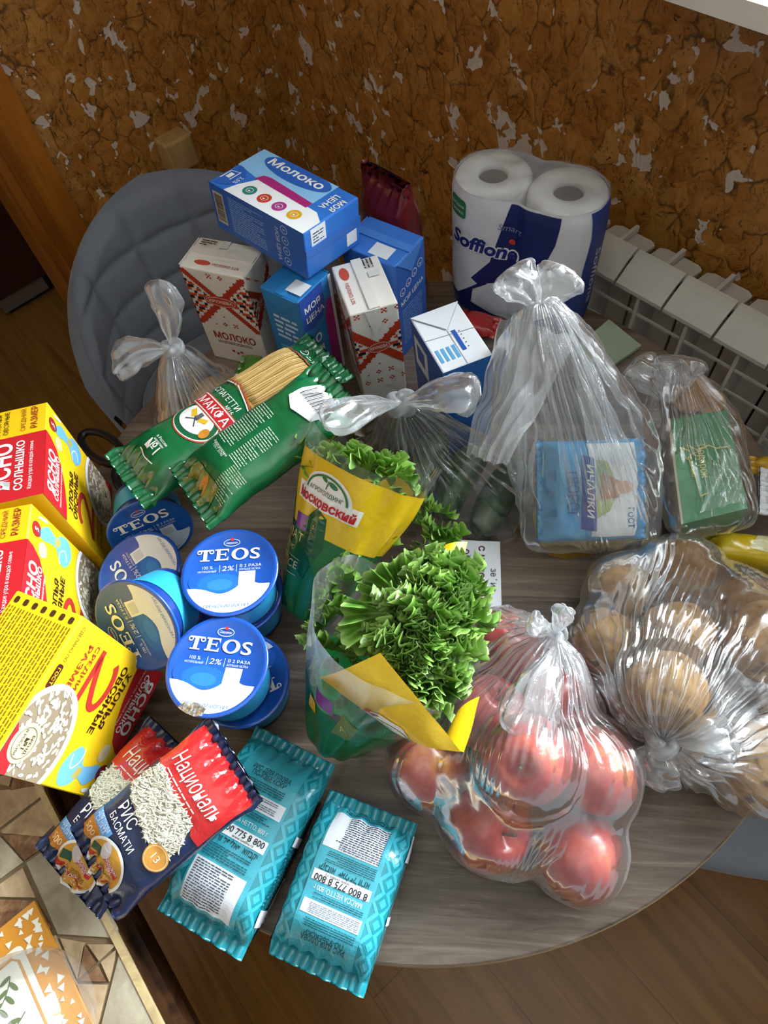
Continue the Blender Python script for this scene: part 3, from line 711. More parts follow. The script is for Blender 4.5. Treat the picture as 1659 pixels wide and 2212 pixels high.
def oat_bowl(parent, S, Wd, H):
    pr = Print(S); cx, cy, R = .80 * Wd, .20 * H, .40 * Wd
    def clip(pts): return [(min(max(a, 0.0005), Wd - .0005), min(max(b, 0.0005), H)) for a, b in pts]
    ci = lambda r, ry: clip([(cx + r * math.cos(2 * PI * k / 44), cy + ry * math.sin(2 * PI * k / 44)) for k in range(44)])
    pr.poly(ci(R, R * .86), '#eef0f0', .0006); pr.poly(ci(R * .90, R * .74), '#8f7f68', .0008)
    rn = random.Random(11)
    for k in range(260):
        a, r = rn.uniform(0, 6.28), R * .88 * math.sqrt(rn.random()); px, py = cx + r * math.cos(a), cy + r * math.sin(a) * .82
        if .003 < px < Wd - .003 and .003 < py < H: pr.disc(px, py, rn.uniform(.002, .0038), rn.uniform(.0013, .002), rn.choice(('#e8e2d4', '#d8cfbd', '#c9bda6')), .001 + rn.random() * .0004, rn.uniform(0, 3), 7)
    pr.poly(clip([(.70 * Wd, 0), (.86 * Wd, .10 * H), (Wd, .12 * H), (Wd, 0)]), RED, .0016)
    pr.disc(.80 * Wd, .12 * H, .017, .017, '#cbbd9c', .0018); pr.ring(.80 * Wd, .12 * H, .0135, .0135, .0008, '#7b6c4c', .002)
    pr.text('БРЕНД', .80 * Wd, .15 * H, .0034, '#4a3c22', bold=.01, off=.0021); pr.text('№1', .80 * Wd, .112 * H, .005, '#4a3c22', bold=.02, off=.0021); pr.text('В РОССИИ', .80 * Wd, .082 * H, .003, '#4a3c22', off=.0021)
    pr.build('oat_bowl_picture', parent)
def oat_box(label, p, rot, D, flipped=False):
    p = Vector(p); M = rotm(*rot); U, V, Z = (M @ Vector(e) for e in ((1, 0, 0), (0, 1, 0), (0, 0, 1)))
    d, w, h = D
    t = thing('oat_flakes_box', label, 'food box', p + U * d / 2 + V * w / 2, 'oat flake boxes at the table edge')
    bevel_box('carton', p, U * d, V * w, Z * h, .0012, flat(YEL, .45, .45), t, 1)
    if not flipped:
        S = plane(p + U * d, V, Z); top = plane(p + U * d + Z * h, V, -U)
    else:
        S = plane(p + U * d + V * w + Z * h, -V, -Z); top = plane(p + Z * h, V, -U) if False else plane(p + U * d + V * w + Z * h, -V, -U)
    pr = Print(S); oat_front(pr, w, h); pr.build('front_print', t); oat_bowl(t, S, w, h)
    pr = Print(top)
    if not flipped:
        pr.rect(0, 0, w * .675, d, RED, .0002)
        pr.text('ЯСНО', w * .36, d * .48, .0185, WHT, w=w * .5, bold=.03); pr.text('СОЛНЫШКО', w * .35, d * .30, .0085, WHT, w=w * .52, bold=.025); pr.text('Каждое утро в каждой семье', w * .33, d * .17, .0045, WHT, w=w * .5)
        pr.text('СРЕДНИЙ', w * .84, d * .30, .0052, '#a3402a', w=w * .25); pr.text('РАЗМЕР', w * .85, d * .13, .0072, '#a3402a', w=w * .25, bold=.015)
        pr.text('ХЛОПЬЯ', w * .83, d * .66, .0052, '#3b1d12', w=w * .24); pr.text('ОВСЯНЫЕ', w * .84, d * .55, .0052, '#3b1d12', w=w * .26)
        pr.build('lid_print', t)
    else:
        pr = Print(plane(p + U * d + V * w + Z * h, -V, Vector(-U) * -1 if False else -U))
        # seven columns of small print with dark pill heads; rows run along the long side
        S2 = lambda x, y: (p + U * (d - y) + V * (w - x) + Z * h, Z)
        pr = Print(S2)
        for k in range(7):
            y0 = d * (.04 + .135 * k)
            pr.rrect(w * .03, y0 + .002, w * .075, y0 + .0068, .0018, '#4a2a1a', .0004)
            for r in range(3):
                x = w * .10; rn = random.Random(k * 5 + r)
                while x < w * .96:
                    L = rn.uniform(.002, .007); pr.rect(x, y0 + .0007 + r * .0030, min(x + L, w * .97), y0 + .0019 + r * .0030, '#7d5a12', .0004); x += L + .0012
        pr.build('small_print', t)
    # closing flap line on the lid
    return t
oat_box('yellow oat flakes box with its red lid up beside the pasta', (-.4190, .4165, .7530), (math.radians(5.3), math.radians(-1.3), math.radians(.9)), (.075, .129, .1754))
oat_box('yellow oat flakes box with its red lid up between the two other oat boxes', (-.4240, .2870, .7505), (math.radians(1.1), 0, 0), (.075, .1285, .1775))
oat_box('yellow oat flakes box turned upside down above the rice bags', (-.3965, .1880, .7804), (math.radians(-30.1), math.radians(.8), math.radians(-1.9)), (.0742, .1349, .1744), True)

# ---------------------------------------------------------------- milk cartons
def carton(name, label, p, rot, D, colr, ends='z', group='milk cartons', sideflap=True):
    """brick carton; D along local u, v, w; ends = axis of the folded ends"""
    p = Vector(p); M = rotm(*rot); U, V, Z = (M @ Vector(e) for e in ((1, 0, 0), (0, 1, 0), (0, 0, 1)))
    a, b, c = D
    t = thing(name, label, 'milk carton', p + U * a / 2 + V * b / 2, group)
    bevel_box('carton_body', p, U * a, V * b, Z * c, .002, flat(colr, .4, .5), t, 2)
    return t, p, U, V, Z, a, b, c
BL, BL2, BLD, LB, MAG = '#2f74cf', '#5aa7e6', '#2f62b8', '#8cc3ee', '#a62a76'
def fin_end(t, o, ux, uy, L, Wd, mat, n=None):
    """folded end: seam fin lying flat across, two ear triangles"""
    ux, uy = Vector(ux), Vector(uy); n = ux.cross(uy).normalized() if n is None else n
    m = MB(); m.box(o + uy * (Wd * .5) - ux * .0 + n * .0002, ux * L, uy * .011, n * .0014); m.build('seam_fin', mat, t)
# A: lying carton on top of the others
pA, rA, DA = (-.1532, .8129, .9267), (math.radians(-49.0), math.radians(-2.1), math.radians(4.7)), (.1652, .0956, .0627)
t, p, U, V, Z, a, b, c = carton('milk_carton', 'blue milk carton lying flat across the tops of the standing cartons', pA, rA, DA, BL)
pr = Print(plane(p + Z * c, U, V))
pr.poly([(0, b * .52), (a * .10, b * .50), (a * .22, b * .46), (a * .80, b * .46), (a * .80, b), (0, b)], LB, .0002)
pr.poly([(a * .17, 0), (a * .20, b * .20), (a * .28, b * .46), (a * .30, b * .47), (a * .90, b * .42), (a * .999, b * .30), (a * .999, 0)], '#eef1f4', .0003)
pr.poly([(a * .24, b * .44), (a * .27, b * .56), (a * .34, b * .58), (a * .80, b * .52), (a * .80, b * .40)], MAG, .0004)
bl = [(a * (.40 + .34 * math.cos(k / 30 * 2 * PI) + .05), b * (.86 + .20 * math.sin(k / 30 * 2 * PI))) for k in range(31)]
pr.poly([(x, min(y, b * .998)) for x, y in bl[:-1]], '#2c63bd', .0005)
pr.text('Молоко', a * .44, b * .79, .0135, WHT, w=a * .56, bold=.02)
for k, cc in enumerate(('#2c7f78', '#c8402a', '#a9388a', '#e2a51e')):
    x, y = a * (.33 + .155 * k), b * .205; pr.disc(x, y, .0092, .0092, cc, .0005); pr.ring(x, y, .0052, .0046, .0007, WHT, .0007); pr.disc(x, y - .001, .002, .001, WHT, .0007)
pr.disc(a * .03, b * .28, a * .16, b * .24, '#2c63bd', .0005, 0, 24, -90, 90)
pr.stroke([(a * .03, b * .16), (a * .03, b * .36), (a * .11, b * .40), (a * .11, b * .20)], .0016, WHT, .0007); pr.rect(a * .05, b * .22, a * .09, b * .33, WHT, .0007)
pr.text('2,5%', a * .15, b * .26, .006, WHT, ang=-1.57)
pr.text('МОЯ', a * .935, b * .68, .0085, WHT, ang=-PI / 2, bold=.02); pr.text('ЦЕНА', a * .855, b * .68, .0085, WHT, ang=-PI / 2, bold=.02)
pr.build('panel_print', t)
pr = Print(plane(p, U, Z))
pr.rect(0, 0, a, c, BLD, .0002); pr.rect(a * .03, c * .18, a * .14, c * .86, '#d9c9a8', .0004); pr.barcode(a * .04, c * .22, a * .13, c * .82, '#2a2a44', .0006, True)
pr.micro(a * .20, c * .12, a * .62, c * .9, 16, '#8fb2e6', .0004); pr.text('МОЯ ЦЕНА', a * .70, c * .46, .0065, '#c9d7f0', ang=-PI / 2, w=c * .72, bold=.01)
for k in range(4): pr.ring(a * .80, c * (.85 - .23 * k), .0058, .0056, .0009, '#c9d7f0', .0005); pr.disc(a * .80, c * (.85 - .23 * k), .002, .001, '#c9d7f0', .0005)
pr.build('side_print', t)
fin_end(t, p + U * a, V, Z, b, c * .9, flat('#2f6ac2', .4))
pr = Print(plane(p + U * a, V, Z)); pr.rect(b * .12, c * .60, b * .38, c * .98, '#e8ebf0', .0003); pr.micro(b * .15, c * .66, b * .36, c * .90, 4, '#3a4568', .0005); pr.build('date_label', t); pr = Print(plane(p + U * a, V, Z)); pr.rect(b * .74, c * .12, b * .93, c * .40, '#e8ebf0', .0003); pr.build('code_label', t)

def embroidery(pr, Wd, H, cx=.5, cy=.70, lo=.42, word=True, seed=1):
    """cross-stitch bands and motifs on the white carton"""
    cs = .00235; nx, ny = int(Wd / cs), int(H / cs); rn = random.Random(seed); Q = {}
    for i in range(nx):
        for j in range(ny):
            x, y = (i + .5) / nx, (j + .5) / ny
            if y > .985 or y < lo - .02: continue
            u, v = (x - cx) * Wd / .045, (y - cy) * H / .045
            d1, d2 = abs(u - v), abs(u + v); k = (i + j) % 3
            if y > lo and min(d1, d2) < .15 + (.05 if k == 0 else 0): Q[(i, j)] = '#b83a22'
            elif y > lo and abs(u) > abs(v) + .25:
                q = (abs(i - nx // 2) + 2 * (j // 2)) % 6; s_ = (j // 2) % 4
                if s_ == 0 and q < 4: Q[(i, j)] = '#23202a'
                elif s_ == 1 and q < 5: Q[(i, j)] = '#c4472a'
                elif s_ == 2 and q in (1, 2): Q[(i, j)] = '#23202a'
                elif s_ == 3 and q < 3: Q[(i, j)] = '#c4472a'
            elif y > lo and abs(v) > abs(u) + .5 and ((i % 7) in (2, 3, 4)) and ((j % 7) in (2, 3, 4)) and (i + j) % 2: Q[(i, j)] = '#c4472a' if (i // 7 + j // 7) % 2 else '#b83a22'
    for (i, j), col in Q.items(): pr.rect(i * Wd / nx, j * H / ny, (i + 1) * Wd / nx, (j + 1) * H / ny, col, .0003)
    pr.disc(cx * Wd, cy * H, Wd * .26, H * .055, '#c0452c', .0006); pr.ring(cx * Wd, cy * H, Wd * .235, H * .047, .0008, '#f0dcd0', .0008); pr.text('КРУЖЕВА', cx * Wd, cy * H - .0022, .0048, '#f3e4da', w=Wd * .38, bold=.02, off=.0009)
    if word:
        pr.text('МОЛОКО', Wd * .52, H * .27, .0125, '#b2331d', w=Wd * .70, bold=.02); pr.micro(Wd * .2, H * .215, Wd * .85, H * .25, 2, '#6d5a52', .0005)
        for i in range(3):
            pr.disc(Wd * (.42 + .07 * i), H * (.14 - .02 * (i % 2)), .003, .003, '#b2331d', .0004, PI / 4, 4)
def carton_top(t, p, U, V, Z, a, b, c, long_u, mat, name='top_fold'):
    """raised folded top: seam fin along the middle and ears down the narrow sides"""
    m = MB()
    if long_u:
        m.box(p + Z * c + V * (b * .46), U * a, V * .012, Z * .0016)
        for s in (0, 1):
            x0 = p + U * (a * s) + (U if s else -U) * .0002; w = (U if s else -U) * .0014
            m.prism([x0 + V * (b * .04) + Z * c, x0 + V * (b * .96) + Z * c, x0 + V * (b * .5) + Z * (c - b * .46)], w)
    else:
        m.box(p + Z * c + U * (a * .40), U * .014, V * b, Z * .0016)
        for s in (0, 1):
            x0 = p + V * (b * s) + (V if s else -V) * .0002; w = (V if s else -V) * .0014
            m.prism([x0 + U * (a * .04) + Z * c, x0 + U * (a * .96) + Z * c, x0 + U * (a * .5) + Z * (c - a * .46)], w)
    m.build(name, mat, t)
# B: embroidered white carton by the chair
t, p, U, V, Z, a, b, c = carton('milk_carton', 'white milk carton with red cross-stitch print in front of the grey chair', (-.2122, .7615, .7508), (math.radians(-28.1), math.radians(-.8), math.radians(.7)), (.0943, .0603, .1645), '#e9e4da')
pr = Print(plane(p, U, Z)); embroidery(pr, a, c); pr.build('front_print', t)
pr = Print(plane(p + U * a, V, Z)); embroidery(pr, b, c, .5, .66, .45, False, 2); pr.build('side_print', t)
pr = Print(plane(p + Z * c, U, V)); pr.disc(a * .30, b * .22, .012, .0045, '#c9503a', .0004); pr.text('МОЛОКО 3,2%', a * .66, b * .18, .0042, '#b2331d', w=a * .42, bold=.01); pr.micro(a * .08, b * .72, a * .34, b * .92, 3, '#44464c', .0019); pr.rect(a * .40, b * .72, a * .52, b * .96, '#dcdcd8', .0019); pr.build('top_print', t)
carton_top(t, p, U, V, Z, a, b, c, True, flat('#e6e2d8', .4))
# C: blue carton standing under the lying one
t, p, U, V, Z, a, b, c = carton('milk_carton', 'blue standing milk carton with a magenta panel holding up the lying carton', (-.1097, .6985, .7525), (math.radians(-43.0), math.radians(-1.0), math.radians(.8)), (.0621, .0640, .1612), '#2b7fc4')
pr = Print(plane(p, U, Z)); pr.micro(a * .2, c * .52, a * .9, c * .78, 5, '#cfe0ee', .0004, 0, 4, .5); pr.micro(a * .2, c * .1, a * .85, c * .45, 11, '#9cc3e2', .0004); pr.build('side_print', t)
pr = Print(plane(p + U * a, V, Z))
pr.poly([(b * .02, c), (b * .02, c * .70), (b * .30, c * .66), (b * .62, c * .70), (b * .72, c * .82), (b * .72, c)], '#2f4fa8', .0003); pr.poly([(b * .62, 0), (b * .66, c * .66), (b * .76, c * .80), (b * .92, c * .80), (b * .92, 0)], MAG, .0003); pr.rect(b * .92, 0, b, c, '#e6e9ee', .0003)
pr.text('МОЯ', b * .36, c * .85, .0085, WHT, w=b * .48, bold=.02); pr.text('ЦЕНА', b * .40, c * .755, .0085, WHT, w=b * .56, bold=.02); pr.text('О', b * .36, c * .50, .013, WHT, bold=.03); pr.text('М', b * .36, c * .36, .013, WHT, bold=.03); pr.build('front_print', t)
carton_top(t, p, U, V, Z, a, b, c, False, flat('#2f86c9', .4))
pr = Print(plane(p + Z * c, U, V)); pr.rect(a * .55, b * .15, a * .95, b * .5, '#dfe4ea', .0020); pr.build('date_label', t)
# D: embroidered carton in the middle
t, p, U, V, Z, a, b, c = carton('milk_carton', 'white milk carton with red cross-stitch print between the two blue standing cartons', (-.0008, .6208, .7508), (math.radians(7.9), math.radians(-.5), math.radians(-.7)), (.0605, .0931, .1643), '#e9e6e0')
pr = Print(plane(p, U, Z)); embroidery(pr, a, c, .5, .62, .2, False, 5); pr.build('front_print', t)
pr = Print(plane(p + V * b, -V, Z)); embroidery(pr, b, c, .5, .66, .4, True, 3); pr.build('side_print', t)
pr = Print(plane(p + V * b + Z * c, -V, U)); pr.disc(b * .22, a * .20, .012, .0060, '#c9503a', .0004); pr.text('МОЛОКО 3,2%', b * .62, a * .14, .0046, '#b2331d', w=b * .42, bold=.01); pr.micro(b * .05, a * .62, b * .26, a * .86, 3, '#44464c', .0019); pr.rect(b * .30, a * .66, b * .42, a * .9, '#d8dad8', .0019); pr.build('top_print', t)
m = MB(); m.box(p + Z * c + U * (a * .42), U * .013, V * b, Z * .0018); m.prism([p + U * (a * .30) + Z * c - V * .0003, p + U * (a * .62) + Z * c - V * .0003, p + U * (a * .62) + Z * (c - .03) - V * .0003, p + U * (a * .44) + Z * (c - .04) - V * .0003], -V * .0012); m.build('top_fold', flat('#e4e2dc', .4), t)
# E: blue carton behind
t, p, U, V, Z, a, b, c = carton('milk_carton', 'blue standing milk carton with a row of drawn faces in front of the red pouch', (.002, .7570, .7508), (math.radians(-42.4), math.radians(1.6), math.radians(-.2)), (.0847, .0646, .1635), '#3a78d2')
pr = Print(plane(p + U * a, V, Z)); pr.rect(0, 0, b, c, '#2f62b8', .0002)
for k in range(4): pr.ring(b * (.16 + .22 * k), c * (.70 + .035 * k), .0060, .0062, .0010, WHT, .0005); pr.disc(b * (.16 + .22 * k), c * (.69 + .035 * k), .002, .0010, WHT, .0005)
pr.text('МОЯ ЦЕНА', b * .5, c * .585, .0075, WHT, ang=.12, w=b * .84, bold=.015); pr.micro(b * .1, c * .12, b * .92, c * .52, 14, '#7fa3dc', .0004); pr.build('front_print', t)
carton_top(t, p, U, V, Z, a, b, c, True, flat('#4a86da', .4))
pr = Print(plane(p + Z * c, U, V)); pr.rect(a * .45, b * .08, a * .80, b * .42, '#dfe4ea', .0004); pr.build('date_label', t)
# F: white and blue carton in front of the toilet paper
t, p, U, V, Z, a, b, c = carton('milk_carton', 'white and blue carton seen from its folded end beside the tall clear bag', (.0944, .5046, .7525), (math.radians(13.0), math.radians(-1.2), math.radians(-2.0)), (.0605, .095, .1646), '#e4e9ef')
pr = Print(plane(p + V * b, -V, Z)); pr.rect(0, 0, b, c, '#2b55a8', .0002); pr.rect(b * .08, c * .62, b * .5, c * .9, '#e4e9ef', .0004); pr.rect(b * .16, c * .70, b * .4, c * .85, '#2b55a8', .0006); pr.build('side_print', t)
pr = Print(plane(p, U, Z)); pr.rect(0, 0, a, c, '#2b6fc0', .0002); pr.build('front_print', t)
pr = Print(plane(p + Z * c, U, V)); pr.stroke([(0, b), (a * .5, b * .60), (a, b)], .0007, '#8d98a8', .0004); pr.stroke([(a * .5, b * .60), (a * .5, 0)], .0007, '#8d98a8', .0004); pr.stroke([(0, b * .56), (a, b * .50)], .0006, '#6d7482', .0005)
for k in range(4): pr.rect(a * (.08 + .11 * k), b * .14, a * (.14 + .11 * k), b * .36, '#58a7dc', .0005)
pr.rect(a * .56, b * .22, a * .64, b * .58, '#2a58b4', .0005); pr.text('А', a * .46, b * .80, .008, '#3a86d0', ang=.2, bold=.03); pr.micro(a * .2, b * .84, a * .5, b * .93, 2, '#7fb4e0', .0005)
for k in range(5): pr.disc(a * .70, b * (.26 + .07 * k), .0008, .0008, '#23262e', .0005, 0, 8)
pr.build('end_print', t)
m = MB(); m.prism([p + Z * c + V * b + Z * .0004, p + Z * (c + .0004) + U * a + V * b, p + Z * (c + .0004) + U * a * .5 + V * b * .62], Z * .0012); m.build('top_fold', flat('#dfe5ec', .4), t)

FBOX = (p, U, V, Z, a, b, c)        # where that carton stands

# ---------------------------------------------------------------- yogurt cups
BLUEL = '#1f55b4'
def yogurt(label, c, ax, up, R=.049, H=.063, dark=False, tint=None, wave='#e6ecf2', lid=BLUEL, torn=False):
    """c = middle of the lid, ax = outward axis of the lid, up = reading direction of the lid print"""
    c = Vector(c); ax = Vector(ax).normalized(); up = Vector(up); up = (up - ax * up.dot(ax)).normalized(); rt = up.cross(ax).normalized()
    if rt.cross(up).dot(ax) < 0: rt = -rt
    t = thing('yogurt_cup', label, 'yogurt', c - ax * H, 'yogurt cups beside the oat boxes')
    m = MB(); m.lathe([(0, -H), (.034, -H), (.037, -H + .004), (.041, -.012), (.0425, -.004), (R - .002, -.003), (R - .001, -.0015)], c, ax, 56); m.build('cup', flat('#173a86', .3, .6), t, True)
    m = MB(); m.lathe([(0.0372, -H + .012), (.0392, -H + .032), (.0404, -H + .044)], c, ax, 56); 
    m.v = [v + (v - (c + ax * (v - c).dot(ax))).normalized() * .0006 for v in m.v]; m.build('cup_band', flat('#2f9fd6', .35), t, True)
    rows = []
    n = 72
    lm = NT('lid_foil'); v = lm.coords(); nz = lm.noise(v, 38, 4, .55, .5)[0]; lm.bsdf(lid, .25, .6, nz, .18, .004, Coat_Weight=.4)
    ll = MB(); ll.lathe([(R, -.0022), (R + .0006, -.0008), (R, .0002), (R - .0035, .0004), (R - .005, -.0004), (R * .5, -.0003), (0, -.0003)], c, ax, n); lo = ll.build('lid', [lm.m], t, True)
    S = lambda x, y: (c + rt * x + up * y, ax)
    pr = Print(S); k = R / .05
    z0 = .0001
    if lid == BLUEL: pr.disc(-.012 * k, -.010 * k, .030 * k, .016 * k, '#2260bf', z0); pr.disc(-.010 * k, -.013 * k, .022 * k, .011 * k, '#2870c8', z0 + .00012); pr.disc(-.009 * k, -.015 * k, .013 * k, .0065 * k, '#3484d2', z0 + .00024)
    wv = []
    for i in range(25):
        x = -1 + 2 * i / 24; y = -.36 + (.02 - .16 * math.exp(-((x + .15) / .35) ** 2) + .17 * math.exp(-((x - .40) / .16) ** 2) + .02 * x); wv.append((x, y))
    rim = .925; pts = [(x * R * rim, y * R) for x, y in wv if x * x + (y) ** 2 < .99]
    pts = [(max(-math.sqrt(max(0, 1 - (y / R / rim) ** 2)) * R * rim, min(math.sqrt(max(0, 1 - (y / R / rim) ** 2)) * R * rim, x)), y) for x, y in pts]
    a0 = math.atan2(pts[-1][1], pts[-1][0]); a1 = math.atan2(pts[0][1], pts[0][0]); 
    if a1 > 0: a1 -= 2 * PI
    arc = [(R * rim * math.cos(a0 + (a1 - a0) * i / 26), R * rim * math.sin(a0 + (a1 - a0) * i / 26)) for i in range(27)]
    pr.poly(pts + arc[1:-1], wave, z0 + .0004)
    pr.rect(.010 * k, -.0165 * k, .027 * k, -.001 * k, wave, z0 + .0005); pr.rect(.0125 * k, -.0140 * k, .0245 * k, -.0035 * k, '#c9d0d8', z0 + .0006)
    pr.text('ГРЕЧЕСКИЙ ЙОГУРТ', 0, -.0405 * k, .0032 * k, '#3d78bb', w=.046 * k, off=z0 + .0007)
    if wave != '#e6ecf2' : pass
    pr.build('lid_picture', lo)
    pr = Print(S); o = z0 + .0004
    pr.ring(0, .0335 * k, .0088 * k, .0046 * k, .0007, '#cfe2f6', o); pr.disc(0, .0375 * k, .0018 * k, .0018 * k, '#d5383a', o + .0001); pr.text('Савушкин', 0, .0322 * k, .0026 * k, '#e6eef8', w=.0125 * k, shear=.25, off=o)
    # TEOS in serif capitals
    LX = -.0345 * k; hh = .0135 * k; y0 = .0130 * k; wc = '#eef3f8'
    pr.rect(LX + .0055 * k, y0, LX + .0095 * k, y0 + hh * .93, wc, o); pr.rect(LX + .0025 * k, y0, LX + .0125 * k, y0 + .0013 * k, wc, o); pr.rect(LX, y0 + hh * .86, LX + .0155 * k, y0 + hh, wc, o)
    pr.ring(LX + .0012 * k, y0 + hh * .80, .0026 * k, .0026 * k, .0011 * k, wc, o, 60, 400); pr.ring(LX + .0140 * k, y0 + hh * .80, .0026 * k, .0026 * k, .0011 * k, wc, o, -220, 120)
    EX = LX + .0175 * k
    pr.rect(EX + .002 * k, y0, EX + .0058 * k, y0 + hh, wc, o); pr.rect(EX, y0, EX + .0145 * k, y0 + .0016 * k, wc, o); pr.rect(EX, y0 + hh - .0016 * k, EX + .0145 * k, y0 + hh, wc, o); pr.rect(EX + .004 * k, y0 + hh * .47, EX + .0118 * k, y0 + hh * .57, wc, o)
    for yy, s in ((y0 + .0016 * k, 1), (y0 + hh - .0016 * k, -1)): pr.poly([(EX + .0125 * k, yy), (EX + .0145 * k, yy), (EX + .0145 * k, yy + s * .003 * k)][::s], wc, o)
    pr.rect(EX + .0108 * k, y0 + hh * .36, EX + .0118 * k, y0 + hh * .68, wc, o)
    OX = EX + .0265 * k
    q = []; n_ = 40; pp = []
    for i in range(n_ + 1):
        an = 2 * PI * i / n_; pp += [(OX + .0048 * k * math.cos(an), y0 + hh / 2 + (hh / 2 - .0013 * k) * math.sin(an)), (OX + .0090 * k * math.cos(an), y0 + hh / 2 + (hh / 2 + .0003 * k) * math.sin(an))]
    for i in range(n_): q += [(2 * i, 2 * i + 1, 2 * i + 3), (2 * i, 2 * i + 3, 2 * i + 2)]
    pr.tris(pp, q, wc, o)
    pr.text('S', OX + .0158 * k, y0 + .0002, hh * .98, wc, w=.0105 * k, bold=.012, off=o)
    pr.text('100 %', -.0235 * k, .0035 * k, .0036 * k, '#dbe7f4', off=o); pr.text('НАТУРАЛЬНЫЙ', -.0235 * k, -.0005 * k, .0023 * k, '#dbe7f4', w=.019 * k, off=o)
    pr.rect(-.0108 * k, -.001 * k, -.0103 * k, .0075 * k, '#dbe7f4', o); pr.rect(.0068 * k, -.001 * k, .0073 * k, .0075 * k, '#dbe7f4', o)
    pr.text('2%', -.002 * k, .0005 * k, .0058 * k, '#e6eef8', w=.0125 * k, shear=.15, off=o)
    pr.text('В 2 РАЗА', .0215 * k, .0040 * k, .0032 * k, '#e6eef8', w=.0225 * k, off=o); pr.text('БОЛЬШЕ БЕЛКА', .021 * k, .0003 * k, .0022 * k, '#dbe7f4', w=.0215 * k, off=o)
    pr.build('lid_lettering', lo)
    if torn:                                           # crumpled silver where the foil is torn at the rim
        pr = Print(lambda x, y: (c + rt * x + up * y + ax * (.0012 * noise.noise(Vector((x * 300, y * 300, 1)))), ax), .002)
        pr.poly([(-.024, -.0435), (-.019, -.0375), (-.014, -.0410), (-.010, -.0370), (-.003, -.0385), (.003, -.0415), (.001, -.0480), (-.006, -.0495), (-.015, -.0475)], flat('#c9c4bd', .25, .5, .85), .0026); pr.build('torn_foil', lo)
    return t
def axpx(a, b, z):   # direction in the table plane between two pixels
    v = P(*b, z) - P(*a, z); return v
ZL = .8805
yogurt('blue lidded yogurt cup on top of another beside the green pasta', P(496, 1234, ZL), (.03, .02, 1), axpx((487, 1300), (497, 1180), ZL))
yogurt('blue lidded yogurt cup with a torn foil edge above the rice bags', P(468, 1437, ZL), (-.03, .03, 1), axpx((452, 1490), (486, 1370), ZL), torn=True)
yogurt('yogurt cup lying underneath the one with the torn foil edge', P(522, 1468, .8148), (0, 0, 1), axpx((500, 1380), (560, 1540), .82))
yogurt('yogurt cup lying underneath the one beside the green pasta', P(514, 1280, .8148), (0, 0, 1), axpx((500, 1300), (470, 1200), .82))
yogurt('yogurt cup lying on its side below the end of the pasta', P(326, 1148, .802), (.22, -.93, .22), axpx((345, 1200), (300, 1080), .80) + Vector((0, 0, .14)))
yogurt('upright yogurt cup with its lid partly covered between two tipped cups', P(300, 1234, .8165), (-.10, -.05, 1), axpx((360, 1220), (250, 1290), .84))
yogurt('yogurt cup tipped over with its lid facing the upside down oat box', P(294, 1353, .878), (-.38, -.68, .627), axpx((360, 1340), (240, 1350), .84) + Vector((0, 0, -.03)))
